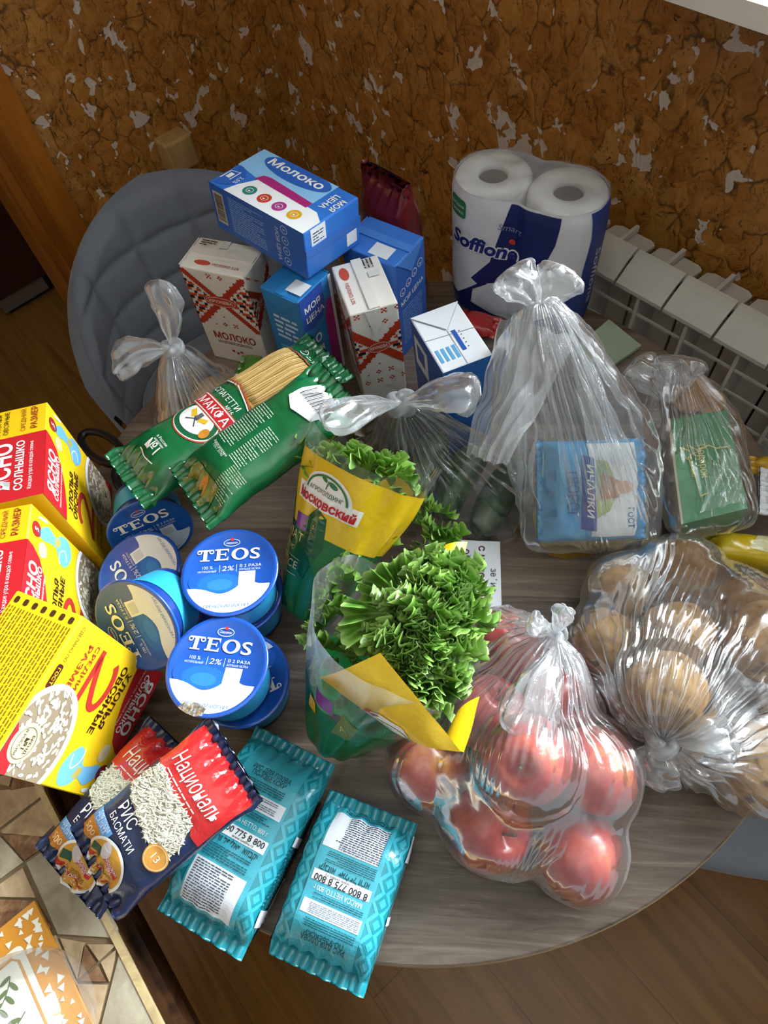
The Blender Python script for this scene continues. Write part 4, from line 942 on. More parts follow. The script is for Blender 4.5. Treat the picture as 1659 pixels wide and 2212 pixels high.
# ---------------------------------------------------------------- soft pouches: a tube that flattens to a seal at both ends
class Pouch:
    def __init__(s, p0, p1, side, a, b, expo=3.0, taper=(.03, .03), flare=.06, nu=64, nv=72, wr=.0012, seed=1, sag=0.0, seal=.012, keepw=1.0):
        s.p0, s.p1 = Vector(p0), Vector(p1); s.ex = (s.p1 - s.p0); s.L = s.ex.length; s.ex.normalize()
        side = Vector(side); s.ey = (side - s.ex * side.dot(s.ex)).normalized(); s.ez = s.ex.cross(s.ey).normalized()
        if s.ez.z < 0: s.ez = -s.ez; s.ey = -s.ey
        s.a, s.b, s.m, s.tp, s.fl, s.nu, s.nv, s.wr, s.seed, s.sag, s.seal = a, b, expo, taper, flare, nu, nv, wr, seed, sag, seal
        q = (np.linspace(0, 1, 200) ** 3) * (PI / 4); th = np.unique(np.concatenate([k * PI / 2 + q for k in range(4)] + [(k + 1) * PI / 2 - q for k in range(4)])); x, z = s.cs(th, a, b); L = np.concatenate([[0], np.cumsum(np.hypot(np.diff(x), np.diff(z)))])
        s.th, s.al = th, L; s.per = L[-1]; s.atop = np.interp(PI / 2, th, L)
    def cs(s, th, a, b):
        c, n = np.cos(th), np.sin(th); e = 2 / s.m
        return a * np.sign(c) * np.abs(c) ** e, b * np.sign(n) * np.abs(n) ** e
    def pt(s, x, th):
        L = s.L; t0, t1 = s.tp; f = 1.0
        if x < t0 + s.seal: f = min(f, math.sin(PI / 2 * max(0, min(1, (x - s.seal) / t0))) ** .8 if x > s.seal else 0)
        if x > L - t1 - s.seal: f = min(f, math.sin(PI / 2 * max(0, min(1, (L - s.seal - x) / t1))) ** .8 if x < L - s.seal else 0)
        b = s.b * max(f, .025); a = s.a * (1 + s.fl * (1 - f))
        c, n = math.cos(th), math.sin(th); e = 2 / (s.m + (2 - s.m) * .0)
        y = a * math.copysign(abs(c) ** e, c); z = b * math.copysign(abs(n) ** e, n)
        if z < 0: z *= 1 - s.sag * 0
        p = s.p0 + s.ex * x + s.ey * y + s.ez * z
        q = Vector((x * 38, y * 38, z * 30 + s.seed * 7.3)); w = noise.noise(q) + .5 * noise.noise(q * 2.3) + (1 - f) * 1.3 * math.sin(y * 420 + 3 * noise.noise(q * .5)) * (1 if f < .9 else 0)
        return p, w * s.wr * (1 + 1.2 * (1 - f)), f
    def full(s, x, th):
        p, w, f = s.pt(x, th); e = 1e-3
        d1 = s.pt(min(x + e, s.L), th)[0] - s.pt(max(x - e, 0), th)[0]; d2 = s.pt(x, th + .02)[0] - s.pt(x, th - .02)[0]
        n = d2.cross(d1); out = s.ey * math.cos(th) + s.ez * math.sin(th)
        n = n.normalized() if n.length > 1e-12 else out
        if n.dot(out) < 0: n = -n
        return p + n * w, n
    def S(s, x, y, rot=0.0):          # x along from p0; y across, measured on the film from the top middle towards +side
        al = s.atop - y; th = float(np.interp(al % s.per, s.al, s.th)); return s.full(x, th)
    def mesh(s, name, mat, parent, u0=0, u1=None):
        u1 = s.L if u1 is None else u1; m = MB(); rows = []; tj = [float(np.interp(s.per * j / s.nv, s.al, s.th)) for j in range(s.nv)]
        for i in range(s.nu + 1):
            x = u0 + (u1 - u0) * i / s.nu; rows.append([s.full(x, t_)[0] for t_ in tj])
        m.grid([r[::-1] for r in rows], 0, True); k = len(m.v)
        m.f.append(tuple(range(s.nv))); m.f.append(tuple(k - s.nv + j for j in range(s.nv))[::-1]); m.m += [0, 0]
        return m.build(name, mat, parent, True)
def quadpouch(c, top, zoff=0.0):
    """axis and side from four traced corners A B (one end) C D (other end)"""
    A, B, C, D = c; return (A + B) / 2, (C + D) / 2, (B - A)

# rice: two long-grain packs with a window
def grains(S, x0, x1, y0, y1, n, parent, seed=2, inside=None):
    rn = random.Random(seed); m = MB()
    for k in range(n):
        x, y = rn.uniform(x0, x1), rn.uniform(y0, y1)
        if inside and not inside(x, y): continue
        p, nn = S(x, y); a = rn.gauss(.5, .7); q, _ = S(x + .001 * math.cos(a), y + .001 * math.sin(a)); t = (q - p).normalized(); s = nn.cross(t).normalized()
        L, r = rn.uniform(.0026, .0038), rn.uniform(.0007, .001); o = p + nn * rn.uniform(.0003, .0012)
        pts = []
        for u, rr in ((-1, .25), (-.55, .9), (0, 1), (.55, .9), (1, .25)):
            for j in range(5): an = 2 * PI * j / 5; pts.append(o + t * (u * L) + (s * math.cos(an) + nn * math.sin(an)) * (r * rr))
        m.add(pts, [(i * 5 + j, i * 5 + (j + 1) % 5, i * 5 + 5 + (j + 1) % 5, i * 5 + 5 + j) for i in range(4) for j in range(5)])
    o = m.build('rice_grains', flat('#d9d6c4', .4), parent, True); o['kind'] = 'stuff'; return o
NAVYF = foil('#1b2b52', .2)
def rice_pack(label, A, B, C, D, seed):
    p1, p0, side = quadpouch((A, B, C, D), None)       # p0 = foot of the pack, p1 = head
    po = Pouch(p0, p1, side, (B - A).length / 2 * .96, .017, 2.6, (.035, .03), .05, 70, 72, .0011, seed, seal=.008)
    t = thing('basmati_rice_pack', label, 'rice pack', (p0 + p1) / 2 - Vector((0, 0, .02)), 'red and navy rice packs'); po.mesh('pouch', NAVYF, t)
    L, a = po.L, po.a; S = lambda x, y: po.S(x, -y)    # now +y to the left when reading from foot to head
    sg = 1 if (po.ey.dot(B - A) > 0) else -1
    S = lambda x, y: po.S(x, sg * y)                   # +y towards B's side
    pr = Print(S, .0045)
    rd = foil('#cf2a2c', .2)
    # window field (rice) is drawn first as a pale patch
    win = [(L * .43, -a * .60), (L * .47, -a * .95), (L * .60, -a * .93), (L * .67, -a * .80), (L * .66, a * .55), (L * .52, a * .80), (L * .40, a * .74), (L * .405, a * .25)]
    pr.poly(win, '#b9b39c', .0002)
    pr.poly([(L * .66, -a * .98), (L * .955, -a * .96), (L * .955, a * .98), (L * .60, a * 1.0), (L * .61, a * .72), (L * .655, a * .55)], rd, .0009); pr.poly([(L * .955, -a), (L, -a), (L, a), (L * .955, a)], NAVYF, .0009)
    pr.poly([(L * .20, -a * .98), (L * .46, -a * .96), (L * .425, -a * .6), (L * .40, a * .25), (L * .38, a * .6), (L * .20, a * .9)], foil('#152545', .25), .0006)
    pr.build('printed_panels', t)
    def ins(x, y):
        c = False; j = len(win) - 1
        for i in range(len(win)):
            if ((win[i][1] > y) != (win[j][1] > y)) and (x < (win[j][0] - win[i][0]) * (y - win[i][1]) / (win[j][1] - win[i][1]) + win[i][0]): c = not c
            j = i
        return c
    grains(S, L * .34, L * .68, -a, a, 1500, t, seed, ins)
    pr = Print(S, .0045)
    R90 = PI / 2
    # reading direction runs across the pack (+y), letters stand towards the head (+x): mirror-free basis (y, -x)
    S2 = lambda u, v: S(v, u)
    pq = Print(S2, .0045)
    pq.text('Националь', a * .02, L * .735, .0155, WHT, w=a * 1.55, shear=.3, bold=.0, off=.0016)
    pq.micro(-a * .65, L * .685, a * .55, L * .705, 1, '#f0d5cf', .0014)
    pq.text('РИС', -a * .40, L * .345, .0115, WHT, w=a * .55, off=.0012); pq.text('БАСМАТИ', -a * .22, L * .285, .0068, WHT, w=a * .9, off=.0012)
    pq.rect(-a * .95, L * .195, -a * .30, L * .262, '#5f97d0', .0012); pq.text('ДЛЯ ПЛОВА', -a * .62, L * .232, .0045, '#dbe8f5', w=a * .5, off=.0015); pq.text('САЛАТА', -a * .62, L * .205, .0045, '#dbe8f5', w=a * .4, off=.0015)
    pq.rect(-a * .95, L * .10, -a * .45, L * .195, '#c9842f', .0012); pq.text('500', -a * .72, L * .13, .0065, '#ecd9b6', w=a * .3, off=.0015)
    pq.disc(a * .62, L * .40, .0115, .0115, '#d99b46', .0020); pq.ring(a * .62, L * .40, .0103, .0103, .0006, '#f2dcb4', .0023); pq.text('13', a * .62, L * .382, .0068, WHT, off=.0023)
    pq.build('lettering', t)
    pq = Print(S2, .0045)
    pq.disc(a * .02, L * .125, a * .56, a * .50, WHT, .0016, .2); pq.disc(a * .02, L * .125, a * .50, a * .44, '#d9a13c', .0019, .2); pq.poly([(-a * .45, L * .06), (a * .25, L * .035), (a * .38, L * .075), (-a * .48, L * .095)], '#b9221f', .0021)
    pq.poly([(-a * .12, L * .185), (a * .42, L * .165), (a * .40, L * .125), (-a * .12, L * .15)], '#c4271f', .0021); pq.text('НАЦИОНАЛЬНЫЙ', a * .16, L * .160, .0032, WHT, w=a * .46, ang=-.16, off=.0024, bold=.01); pq.text('ПЛОВЬЕ', a * .14, L * .140, .0032, WHT, w=a * .28, ang=-.16, off=.0024, bold=.01)
    pq.text('100 000', -a * .05, L * .062, .0040, WHT, w=a * .42, ang=-.12, off=.0024, bold=.01); pq.poly([(-a * .46, L * .15), (-a * .20, L * .175), (-a * .14, L * .12), (-a * .42, L * .105)], '#2d5a41', .0021); pq.disc(-a * .12, L * .19, a * .13, a * .17, '#d9cfd2', .0022, .4)
    pq.micro(-a * .05, L * .09, a * .38, L * .118, 3, '#6b4a12', .0022); pq.build('sticker_print', t)
    return t
A, B, C, D = P(452, 1548, .876), P(570, 1728, .866), P(262, 1990, .828), P(148, 1792, .832)
rice_pack('basmati rice pack lying on top of the other red and navy pack', A, B, C, D, 3)
A2, B2, C2, D2 = P(335, 1535, .815), P(450, 1690, .808), P(205, 1990, .79), P(92, 1826, .792)
rice_pack('basmati rice pack mostly covered by its twin beside the upside down oat box', A2, B2, C2, D2, 8)

# turquoise packs of pilaf rice, back side up
TEAL, TEALD, TEALL = foil('#1f8fa0', .22), foil('#17788a', .22), foil('#3fb4c8', .25)
def teal_pack(label, p0, p1, side, a, b, seed, inv=1):
    po = Pouch(p0, p1, side, a, b, 5.0, (.032, .03), .0, 72, 110, .0008, seed, seal=.012)
    t = thing('pilaf_rice_pack', label, 'rice pack', (po.p0 + po.p1) / 2 - Vector((0, 0, b)), 'turquoise rice packs'); po.mesh('pouch', TEAL, t)
    sg = 1 if po.ey.dot(Vector(side)) > 0 else -1
    L = po.L; S = lambda x, y: po.S(x, sg * y)
    pr = Print(S, .0045)
    for k in range(7):                                  # woven diamond pattern along both edges
        for y in (-a * .86, a * .86, a * 1.25):
            x = L * (.16 + .115 * k); r = .0105
            for q, mt in ((1.0, TEALL), (.62, TEAL), (.34, TEALL)):
                pr.poly([(x - r * q * 1.25, y), (x, y - r * q), (x + r * q * 1.25, y), (x, y + r * q)], mt, .0003 + .0003 * (1 - q) * 2)
    pr.rect(L * .10, -a * .66, L * .92, a * .66, foil('#3fadc2', .28), .0012); pr.build('printed_panels', t)
    pr = Print(S, .0045)
    X = (lambda v: v * L) if inv > 0 else (lambda v: (1 - v) * L)
    def band(v0, v1, y0, y1, mt, off): pr.rect(min(X(v0), X(v1)), y0, max(X(v0), X(v1)), y1, mt, off)
    band(.12, .32, -a * .62, a * .55, '#e4e9f2', .0016); band(.62, .695, -a * .60, a * .60, '#e4e9f2', .0016); band(.455, .515, -a * .60, a * .60, '#eef1f4', .0016)
    band(.16, .24, a * 1.05, a * 1.5, '#e4e9f2', .0016); band(.55, .60, a * 1.05, a * 1.5, '#e4e9f2', .0016); pr.build('white_panels', t)
    S2 = (lambda u, v: S(v, u)) if inv > 0 else (lambda u, v: S(L - v, -u))
    pq = Print(S2, .0045); mc = lambda v0, v1, n_, col, sd_, f_=.9: pq.micro(-a * .57, L * v0, a * .57, L * v1, n_, col, .0021, 0, sd_, .36, f_)
    pq.text('8 800 775 8 800', 0, L * .478, .0056, '#1c2430', w=a * 1.10, off=.0021, bold=.008); pq.text('www.uvelka.ru', a * .1, L * .462, .0026, '#1c2430', w=a * .5, off=.0021)
    pq.text('МАССА НЕТТО: 800 г', 0, L * .535, .0042, '#e8f4f6', w=a * 1.0, off=.0018)
    pq.text('אורז לפילאף אוזבקי', 0, L * .418, .0056, '#15303a', w=a * 1.05, off=.0018, bold=.006)
    pq.text('РИС ДЛЯ ПЛОВА', 0, L * .795, .0042, '#12414c', w=a * .9, off=.0018, bold=.008); pq.text('ПО-УЗБЕКСКИ', 0, L * .768, .0042, '#12414c', w=a * .8, off=.0018, bold=.008)
    mc(.125, .315, 16, '#3a4358', seed, .75); mc(.335, .405, 6, '#14505e', seed + 1); mc(.575, .61, 3, '#14505e', seed + 2); mc(.63, .69, 6, '#6a7284', seed + 3); mc(.71, .755, 4, '#14505e', seed + 4); mc(.09, .112, 2, '#14505e', seed + 5)
    pq.micro(a * 1.02, L * .25, a * 1.40, L * .54, 16, '#14505e', .0018, 0, seed + 9, .36)
    pq.build('lettering', t)
    return t, po
TA, TB, TCq, TD = P(532, 1556, .812), P(728, 1642, .812), P(512, 2078, .808), P(312, 1966, .808)
t1, po1 = teal_pack('turquoise rice pack half under the red and navy packs', (TCq + TD) / 2 - Vector((0, 0, .024)), (TA + TB) / 2 - Vector((0, 0, .024)), TB - TA, .0455, .026, 4)
dk = Print(lambda x, y: po1.S(x, (1 if po1.ey.dot(TB - TA) > 0 else -1) * y), .01); a = po1.a; L = po1.L
dk.rect(L * .10, a * 1.45, L * .80, a * 1.95, '#2a1618', .0012); dk.rect(L * .18, a * 1.5, L * .40, a * 1.85, '#d9d4d2', .0016); dk.barcode(L * .19, a * 1.53, L * .38, a * 1.8, '#3a1a1a', .0018); dk.text('УВЕЛКА', L * .62, a * 1.62, .006, '#e9e3da', w=.05, off=.0016); dk.build('side_panel_print', t1)
UA, UB, UC, UD = P(712, 1698, .812), P(892, 1770, .812), P(770, 2168, .805), P(572, 2058, .805)
t2, po2 = teal_pack('turquoise rice pack at the table edge beside the apples', (UC + UD) / 2 - Vector((0, 0, .026)), (UA + UB) / 2 - Vector((0, 0, .026)), UB - UA, .0455, .028, 9, -1)
dk = Print(lambda x, y: po2.S(x, (1 if po2.ey.dot(UB - UA) > 0 else -1) * y), .01); a = po2.a; L = po2.L
dk.rect(L * .05, -a * 1.75, L * .70, -a * 1.32, '#8a2a24', .0012); dk.rect(L * .82, a * 1.06, L * .92, a * 1.55, '#e8eaee', .0017); dk.text('10324/0308', L * .86, a * 1.3, .004, '#23262e', w=.018, off=.002); dk.build('side_panel_print', t2)
m = MB()
for k in range(9):                                     # crumpled head of the pack shows its striped inside
    pass

# ---------------------------------------------------------------- spaghetti packs
GRN, GRND = foil('#15673a', .16, bstr=.3, scale=22), foil('#0f4f2c', .18)
def strands(po, x0, x1, y0, y1, parent, n, seed):
    rn = random.Random(seed); m = MB()
    for k in range(n):
        y = y0 + (y1 - y0) * k / (n - 1); pts = []
        for i in range(9):
            x = x0 + (x1 - x0) * i / 8; p, nn = po(x, y + .0012 * math.sin(i * .5 + k)); pts.append(p + nn * (.0006 + .0004 * math.sin(k * 2.1)))
        m.tube(pts, .0010, 5, k % 3)
    o = m.build('spaghetti_strands', [flat('#d2b06c', .5), flat('#c39f5c', .5), flat('#dcbf83', .5)], parent, True); o['kind'] = 'stuff'
SA0, SA1 = (P(222, 1003, .868) + P(318, 1085, .868)) / 2, (P(676, 744, .862) + P(752, 790, .862)) / 2
sd = P(335, 1090, .83) - P(225, 985, .83)
PACK1 = po = Pouch(SA0 - Vector((0, 0, .0)), SA1, sd, .043, .024, 2.3, (.045, .05), .14, 84, 72, .0012, 5, seal=.014)
t = thing('spaghetti_pack', 'green spaghetti pack front up with strands showing in its clear window', 'pasta pack', (po.p0 + po.p1) / 2 - Vector((0, 0, .03)), 'green spaghetti packs'); po.mesh('pouch', GRN, t)
sg = 1 if po.ey.dot(sd) > 0 else -1; S = lambda x, y: po.S(x, sg * y); L, a = po.L, po.a
pr = Print(S, .0045); pr.poly([(L * .58, -a * .98), (L * .86, -a * .80), (L * .865, a * .3), (L * .86, a * 1.1), (L * .60, a * 1.1), (L * .30, a * 1.2), (L * .30, a * .80), (L * .56, a * .62)], '#b98f50', .0002)
pr.stroke([(L * .575, -a * 1.0), (L * .59, -a * .3), (L * .56, a * .40), (L * .545, a * .70)], .0022, '#b5482c', .0014); pr.stroke([(L * .566, -a * 1.0), (L * .581, -a * .3), (L * .551, a * .40), (L * .536, a * .68)], .0014, WHT, .0014); pr.stroke([(L * .87, -a * .9), (L * .872, a * .2), (L * .868, a * 1.0)], .0018, '#b5482c', .0014); pr.build('window_border', t)
strands(S, L * .575, L * .862, -a * .92, a * 1.05, t, 34, 3)
pr = Print(S, .0045); cx, cy = L * .36, -a * .05
pr.disc(cx, cy, .0265, .034, '#c0472b', .0006); pr.disc(cx, cy, .025, .0325, WHT, .0009); pr.disc(cx, cy, .0235, .031, '#14603a', .0012); pr.disc(cx + .001, cy, .0185, .0245, '#eef0ea', .0015)
pr.poly([(cx - .002, cy - .006), (cx + .004, cy - .016), (cx + .010, cy - .014), (cx + .004, cy - .003)], '#e0b62c', .0018); pr.poly([(cx - .001, cy + .004), (cx + .004, cy + .014), (cx + .010, cy + .012), (cx + .004, cy + .002)], '#e0b62c', .0018)
pr.stroke([(cx - .008, cy - .010), (cx + .002, cy + .002)], .0012, '#3b4148', .0021); pr.stroke([(cx - .008, cy + .008), (cx + .002, cy - .004)], .0012, '#3b4148', .0021); pr.rect(cx - .001, cy - .003, cx + .010, cy + .003, '#5a5f66', .0019)
pr.disc(cx - .004, cy + .023, .007, .005, '#c9822e', .0020); pr.build('windmill_emblem', t)
S2 = lambda u, v: S(v, u)
pq = Print(S2, .0045)
pq.rrect(-.036, cx + .012, .034, cx + .034, .003, '#c0472b', .0018); pq.rrect(-.0345, cx + .0135, .0325, cx + .0325, .0025, WHT, .0021); pq.rrect(-.033, cx + .015, .031, cx + .031, .002, '#c2252b', .0024); pq.text('МАКФА', -.001, cx + .0175, .0112, WHT, w=.056, bold=.008, off=.0028)
pq.text('СПАГЕТТИ', -.006, L * .50, .0078, WHT, w=.05, off=.0012); pq.text('№16', .012, L * .475, .005, WHT, off=.0012)
pq.text('№1', -.004, L * .145, .0115, WHT, bold=.01, off=.0012); pq.stroke([(-.016, L * .128), (0, L * .118), (.014, L * .125)], .0012, WHT, .0012); pq.text('в России', -.002, L * .20, .0036, WHT, off=.0012); pq.text('макароны', -.002, L * .186, .0030, WHT, off=.0012)
pq.ring(-.012, L * .90, .005, .005, .0008, WHT, .0012); pq.text('7', -.012, L * .893, .0048, WHT, off=.0014); pq.micro(-.004, L * .885, .02, L * .915, 2, '#dfe9e0', .0012); pq.build('lettering', t)
SB0, SB1 = (P(370, 1023, .888) + P(448, 1133, .882)) / 2, (P(714, 792, .920) + P(767, 882, .914)) / 2
sdB = P(446, 1135, .84) - P(362, 1020, .84)
PACK2 = po = Pouch(SB0, SB1, sdB, .044, .022, 2.3, (.04, .05), .12, 84, 72, .0012, 15, seal=.014)
t = thing('spaghetti_pack', 'green spaghetti pack back up with a white barcode label', 'pasta pack', (po.p0 + po.p1) / 2 - Vector((0, 0, .03)), 'green spaghetti packs'); po.mesh('pouch', GRN, t)
sg = 1 if po.ey.dot(sdB) > 0 else -1; SBf = lambda x, y: po.S(x, sg * y); L, a = po.L, po.a
pr = Print(SBf, .0045); pr.poly([(L * .82, -a * .42), (L * .74, -a * .40), (L * .70, a * .0), (L * .735, a * .62), (L * .80, a * .66), (L * .90, a * .50), (L * .91, -a * .30)], '#e2e4e6', .0012)
pr.rect(L * .80, -a * .22, L * .81, a * .3, '#e2e4e6', .0012)
for k in range(24): pr.rect(L * .79, -a * .28 + a * .036 * k, L * .885, -a * .28 + a * .036 * k + a * (.012 if k % 3 else .022), '#1c1c22', .0016)
pr.build('barcode_label', t)
pr = Print(lambda u, v: SBf(v, u), .0045)
pr.micro(-a * .75, L * .32, -a * .05, L * .62, 20, '#cfe0d2', .0010, 0, 2, .3); pr.micro(a * .05, L * .30, a * .6, L * .56, 18, '#cfe0d2', .0010, 0, 3, .3); pr.micro(a * .35, L * .12, a * .95, L * .30, 14, '#b9cfae', .0010, 0, 5, .3); pr.text('Изделия макаронные', -a * .3, L * .285, .0030, '#dfe9e0', w=.03, off=.001); pr.text('ГОСТ 31743', -a * .3, L * .268, .0032, '#dfe9e0', w=.022, off=.001); pr.build('lettering', t)
pr = Print(SBf, .0045); pr.poly([(L * .03, -a * .75), (L * .16, -a * .45), (L * .17, a * .55), (L * .02, a * .6)], foil('#6d7a35', .2), .0011); pr.disc(L * .10, a * .10, .012, .006, '#d98a2c', .0014); pr.build('end_print', t)

# green leaf-printed packet behind the pasta
q0, q1 = P(516, 792, .80), P(622, 804, .80)
po = Pouch(q0, q1, P(640, 830, .84) - P(640, 760, .84), .020, .010, 2.3, (.012, .012), .05, 36, 36, .001, 21, seal=.005)
t = thing('greens_packet', 'pale packet with a green leafy end behind the pasta', 'packet', (q0 + q1) / 2 - Vector((0, 0, .02))); po.mesh('pouch', foil('#cfd3c4', .3), t)
sg = 1 if po.ey.dot(P(640, 830, .84) - P(640, 760, .84)) > 0 else -1
pr = Print(lambda x, y: po.S(x, sg * y), .0045); pr.poly([(0, -.022), (po.L * .42, -.021), (po.L * .52, .004), (po.L * .40, .022), (0, .022)], foil('#4f8a2c', .25), .0006); pr.poly([(po.L * .80, -.014), (po.L, -.02), (po.L, .02), (po.L * .84, .014)], foil('#6d8f4a', .25), .0006); pr.build('leaf_print', t)

# red foil pouch behind the cartons
rb = P(870, 668, .752) + Vector((.004, .02, 0)); rt_ = Vector((rb.x - .010, rb.y + .012, .955))
po = Pouch(Vector((rb.x, rb.y + .02, .752)), rt_, DD, .043, .030, 3.0, (.01, .05), .02, 48, 48, .0022, 31, seal=.012)
t = thing('foil_pouch', 'dark red foil pouch standing behind the blue carton', 'pouch', (rb.x, rb.y + .02, .752)); po.mesh('pouch', foil('#6e1518', .2, bstr=.5, scale=28), t)
for sgn in (1, -1):
    pass
pr = Print(lambda x, y: po.S(x, y), .0045); pr.rect(po.L * .66, -.008, po.L * .76, .008, '#cfcac8', .0012); pr.rect(po.L * .02, -.03, po.L * .10, .03, '#b1382f', .0012); pr.build('label_print', t)
rp = P(1030, 700, .767)
po = Pouch(rp + Vector((-.028, .016, 0)), rp + Vector((.028, -.016, 0)), Vector((.4, .8, 0)), .02, .013, 2.4, (.02, .02), .05, 30, 30, .0018, 33, seal=.006)
t = thing('snack_packet', 'small red foil packet tucked behind the white and blue carton', 'packet', rp - Vector((0, 0, .02))); po.mesh('pouch', foil('#b52a26', .2, bstr=.5), t)
# ---------------------------------------------------------------- toilet paper pack
c1, c2 = P(1073, 374, .944), P(1222, 408, .944)
mid = (c1 + c2) / 2; ax = (c2 - c1).normalized(); RT = .0515; c1, c2 = mid - ax * RT * .98, mid + ax * RT * .98
ZB, ZT = TZ + .001, .944
fr = Vector((ax.y, -ax.x, 0))                      # towards the camera
if fr.dot(CAM - mid) < 0: fr = -fr
tp = thing('toilet_paper_pack', 'wrapped pack of white toilet rolls with navy print against the cork wall', 'toilet paper', (mid.x, mid.y, ZB))
def stad(s):      # s in metres along the wrapper from the front middle, + to the right seen from the front
    r = RT + .0015; h = RT * .98; per = 4 * h + 2 * PI * r; s = (s + per / 2) % per - per / 2
    rt = ax if ax.dot(CR) > 0 else -ax
    if abs(s) <= h: p = rt * s + fr * (r - .006 * math.exp(-(s / .012) ** 2)); n = fr
    elif abs(s) <= h + PI * r:
        sg = 1 if s > 0 else -1; a = (abs(s) - h) / r; n = fr * math.cos(a) + rt * (sg * math.sin(a)); p = rt * (sg * h) + n * r
    else:
        sg = 1 if s > 0 else -1; x = h - (abs(s) - h - PI * r); p = rt * (sg * x) - fr * (r - .006 * math.exp(-(x / .012) ** 2)); n = -fr
    return p, n, per
def STP(s, h):
    p, n, per = stad(s); z = ZB + h; e = (h / (ZT - ZB)); q = 1 - .035 * math.exp(-((e - 0) / .08) ** 2) - .03 * math.exp(-((1 - e) / .05) ** 2)
    w = .0012 * noise.noise(Vector((s * 40, h * 25, 3.1)))
    return Vector((mid.x, mid.y, z)) + p * q + n * w, n
per = stad(0)[2]; m = MB(); HT = ZT - ZB
m.grid([[STP(per * j / 150 - per / 2, HT * i / 40)[0] for j in range(150)] for i in range(41)], 0, True)
wrap = m.build('wrapper', flat('#e3e3e6', .32, .5), tp, True)
pr = Print(STP, .008); NV = '#1b2563'
pr.poly([(-.006, HT * .985), (.062, HT * .98), (.058, HT * .78), (.045, HT * .56), (.02, HT * .42), (-.012, HT * .36), (-.045, HT * .30), (-.088, HT * .10), (-.092, .002), (-.02, .002), (-.055, HT * .10), (-.052, HT * .24), (-.03, HT * .32), (-.055, HT * .34), (-.028, HT * .52)], NV, .0008)
pr.poly([(-.095, .002), (-.095, HT * .16), (-.06, HT * .12), (-.03, HT * .06), (.0, .002)], NV, .0010)
pr.poly([(.10, HT * .985), (.18, HT * .985), (.18, .002), (.0, .002), (.03, HT * .05), (.075, HT * .22), (.10, HT * .5), (.105, HT * .8)], '#2a3f86', .0008)
pr.poly([(-.05, HT * .14), (-.02, HT * .05), (.03, HT * .06), (.06, HT * .18), (.02, HT * .30), (-.03, HT * .29)], '#cfd6e2', .0011)
pr.build('wrapper_print', tp)
pr = Print(STP, .008)
pr.rrect(-.098, HT * .80, -.066, HT * .93, .005, '#2c7a4b', .0012); pr.text('ВЫГОДНАЯ', -.082, HT * .873, .0036, WHT, w=.026, off=.0016, bold=.01); pr.text('ПОКУПКА!', -.082, HT * .83, .0036, WHT, w=.025, off=.0016, bold=.01); pr.build('green_badge', tp)
pr = Print(STP, .008)
for o, cc, bo in ((.0016, WHT, .10), (.0022, '#1d2a78', .035)):
    pr.text('Soffione', -.040, HT * .585, .021, cc, ang=-.07, w=.104 if bo > .05 else .098, bold=bo, shear=.15, off=o)
pr.disc(.000, HT * .71, .0045, .0042, '#c9302c', .0026); pr.text('Smart', -.004, HT * .79, .0095, '#8f97c4', ang=-.12, w=.032, shear=.2, off=.0018)
pr.stroke([(-.094, HT * .05), (-.094, HT * .12), (-.082, HT * .12), (-.082, HT * .05), (-.094, HT * .05)], .001, '#c9cfe4', .0018); pr.text('Soffione', .118, HT * .45, .012, '#d9dcea', ang=-PI / 2, w=.09, off=.0018, shear=.2)
pr.build('lettering', tp)
for c in (c1, c2):
    for z0, z1 in ((ZT - .096, ZT - .0005), (ZB, ZB + .095)):
        m = MB(); m.lathe([(.019, z0), (RT - .004, z0), (RT - .001, z0 + .004), (RT - .001, z1 - .006), (RT - .005, z1), (.0205, z1 - .001), (.019, z1 - .006), (.019, z0)], (c.x, c.y, 0), (0, 0, 1), 56); m.build('roll', flat('#e4e3e0', .85), tp, True)
    m = MB(); m.lathe([(.0188, ZT - .094), (.0188, ZT - .008)], (c.x, c.y, 0), (0, 0, 1), 40); m.build('cardboard_core', flat('#9a948c', .8), tp, True)
m = MB(); rows = []
for i in range(15):
    q = 1 - i / 14; r = []
    for j in range(120):
        p, n, _ = stad(per * j / 120 - per / 2); pos = Vector((mid.x, mid.y, ZT + .0012)) + p * q * .985; pos.z += .0035 * noise.noise(Vector((p.x * q * 45, p.y * q * 45, 2))) + .004 * (1 - q); r.append(pos)
    rows.append(r)
m.grid(rows, 0, True); m.build('top_film', m_film('roll_wrap_film', .16, rough=.2, bump=.2), tp, True)

# ---------------------------------------------------------------- napkins, wooden coasters, scissors
nk = P(1318, 745, TZ); t = thing('napkin_stack', 'pale green paper napkins behind the tall clear bag', 'napkins', (nk.x, nk.y, TZ))
qa, qb, qc, qd = P(1240, 745, TZ + .01), P(1312, 688, TZ + .01), P(1378, 745, TZ + .01), P(1300, 800, TZ + .01)
for k in range(5):
    o = Vector((.0008 * k, -.0006 * k, -.010 + .0022 * k)); m = MB()
    pts = [v + o + Vector((random.uniform(-.0015, .0015), random.uniform(-.0015, .0015), 0)) for v in (qa, qb, qc, qd)]
    if (pts[1] - pts[0]).cross(pts[2] - pts[0]).z < 0: pts = pts[::-1]
    m.prism(pts, (0, 0, .002)); m.build('napkin', flat('#a9bda2', .85), t)
M_COAST = m_wood('coaster_wood', '#a5713a', '#bf8a4c', '#cf9f63', (20, 60, 20), .5)
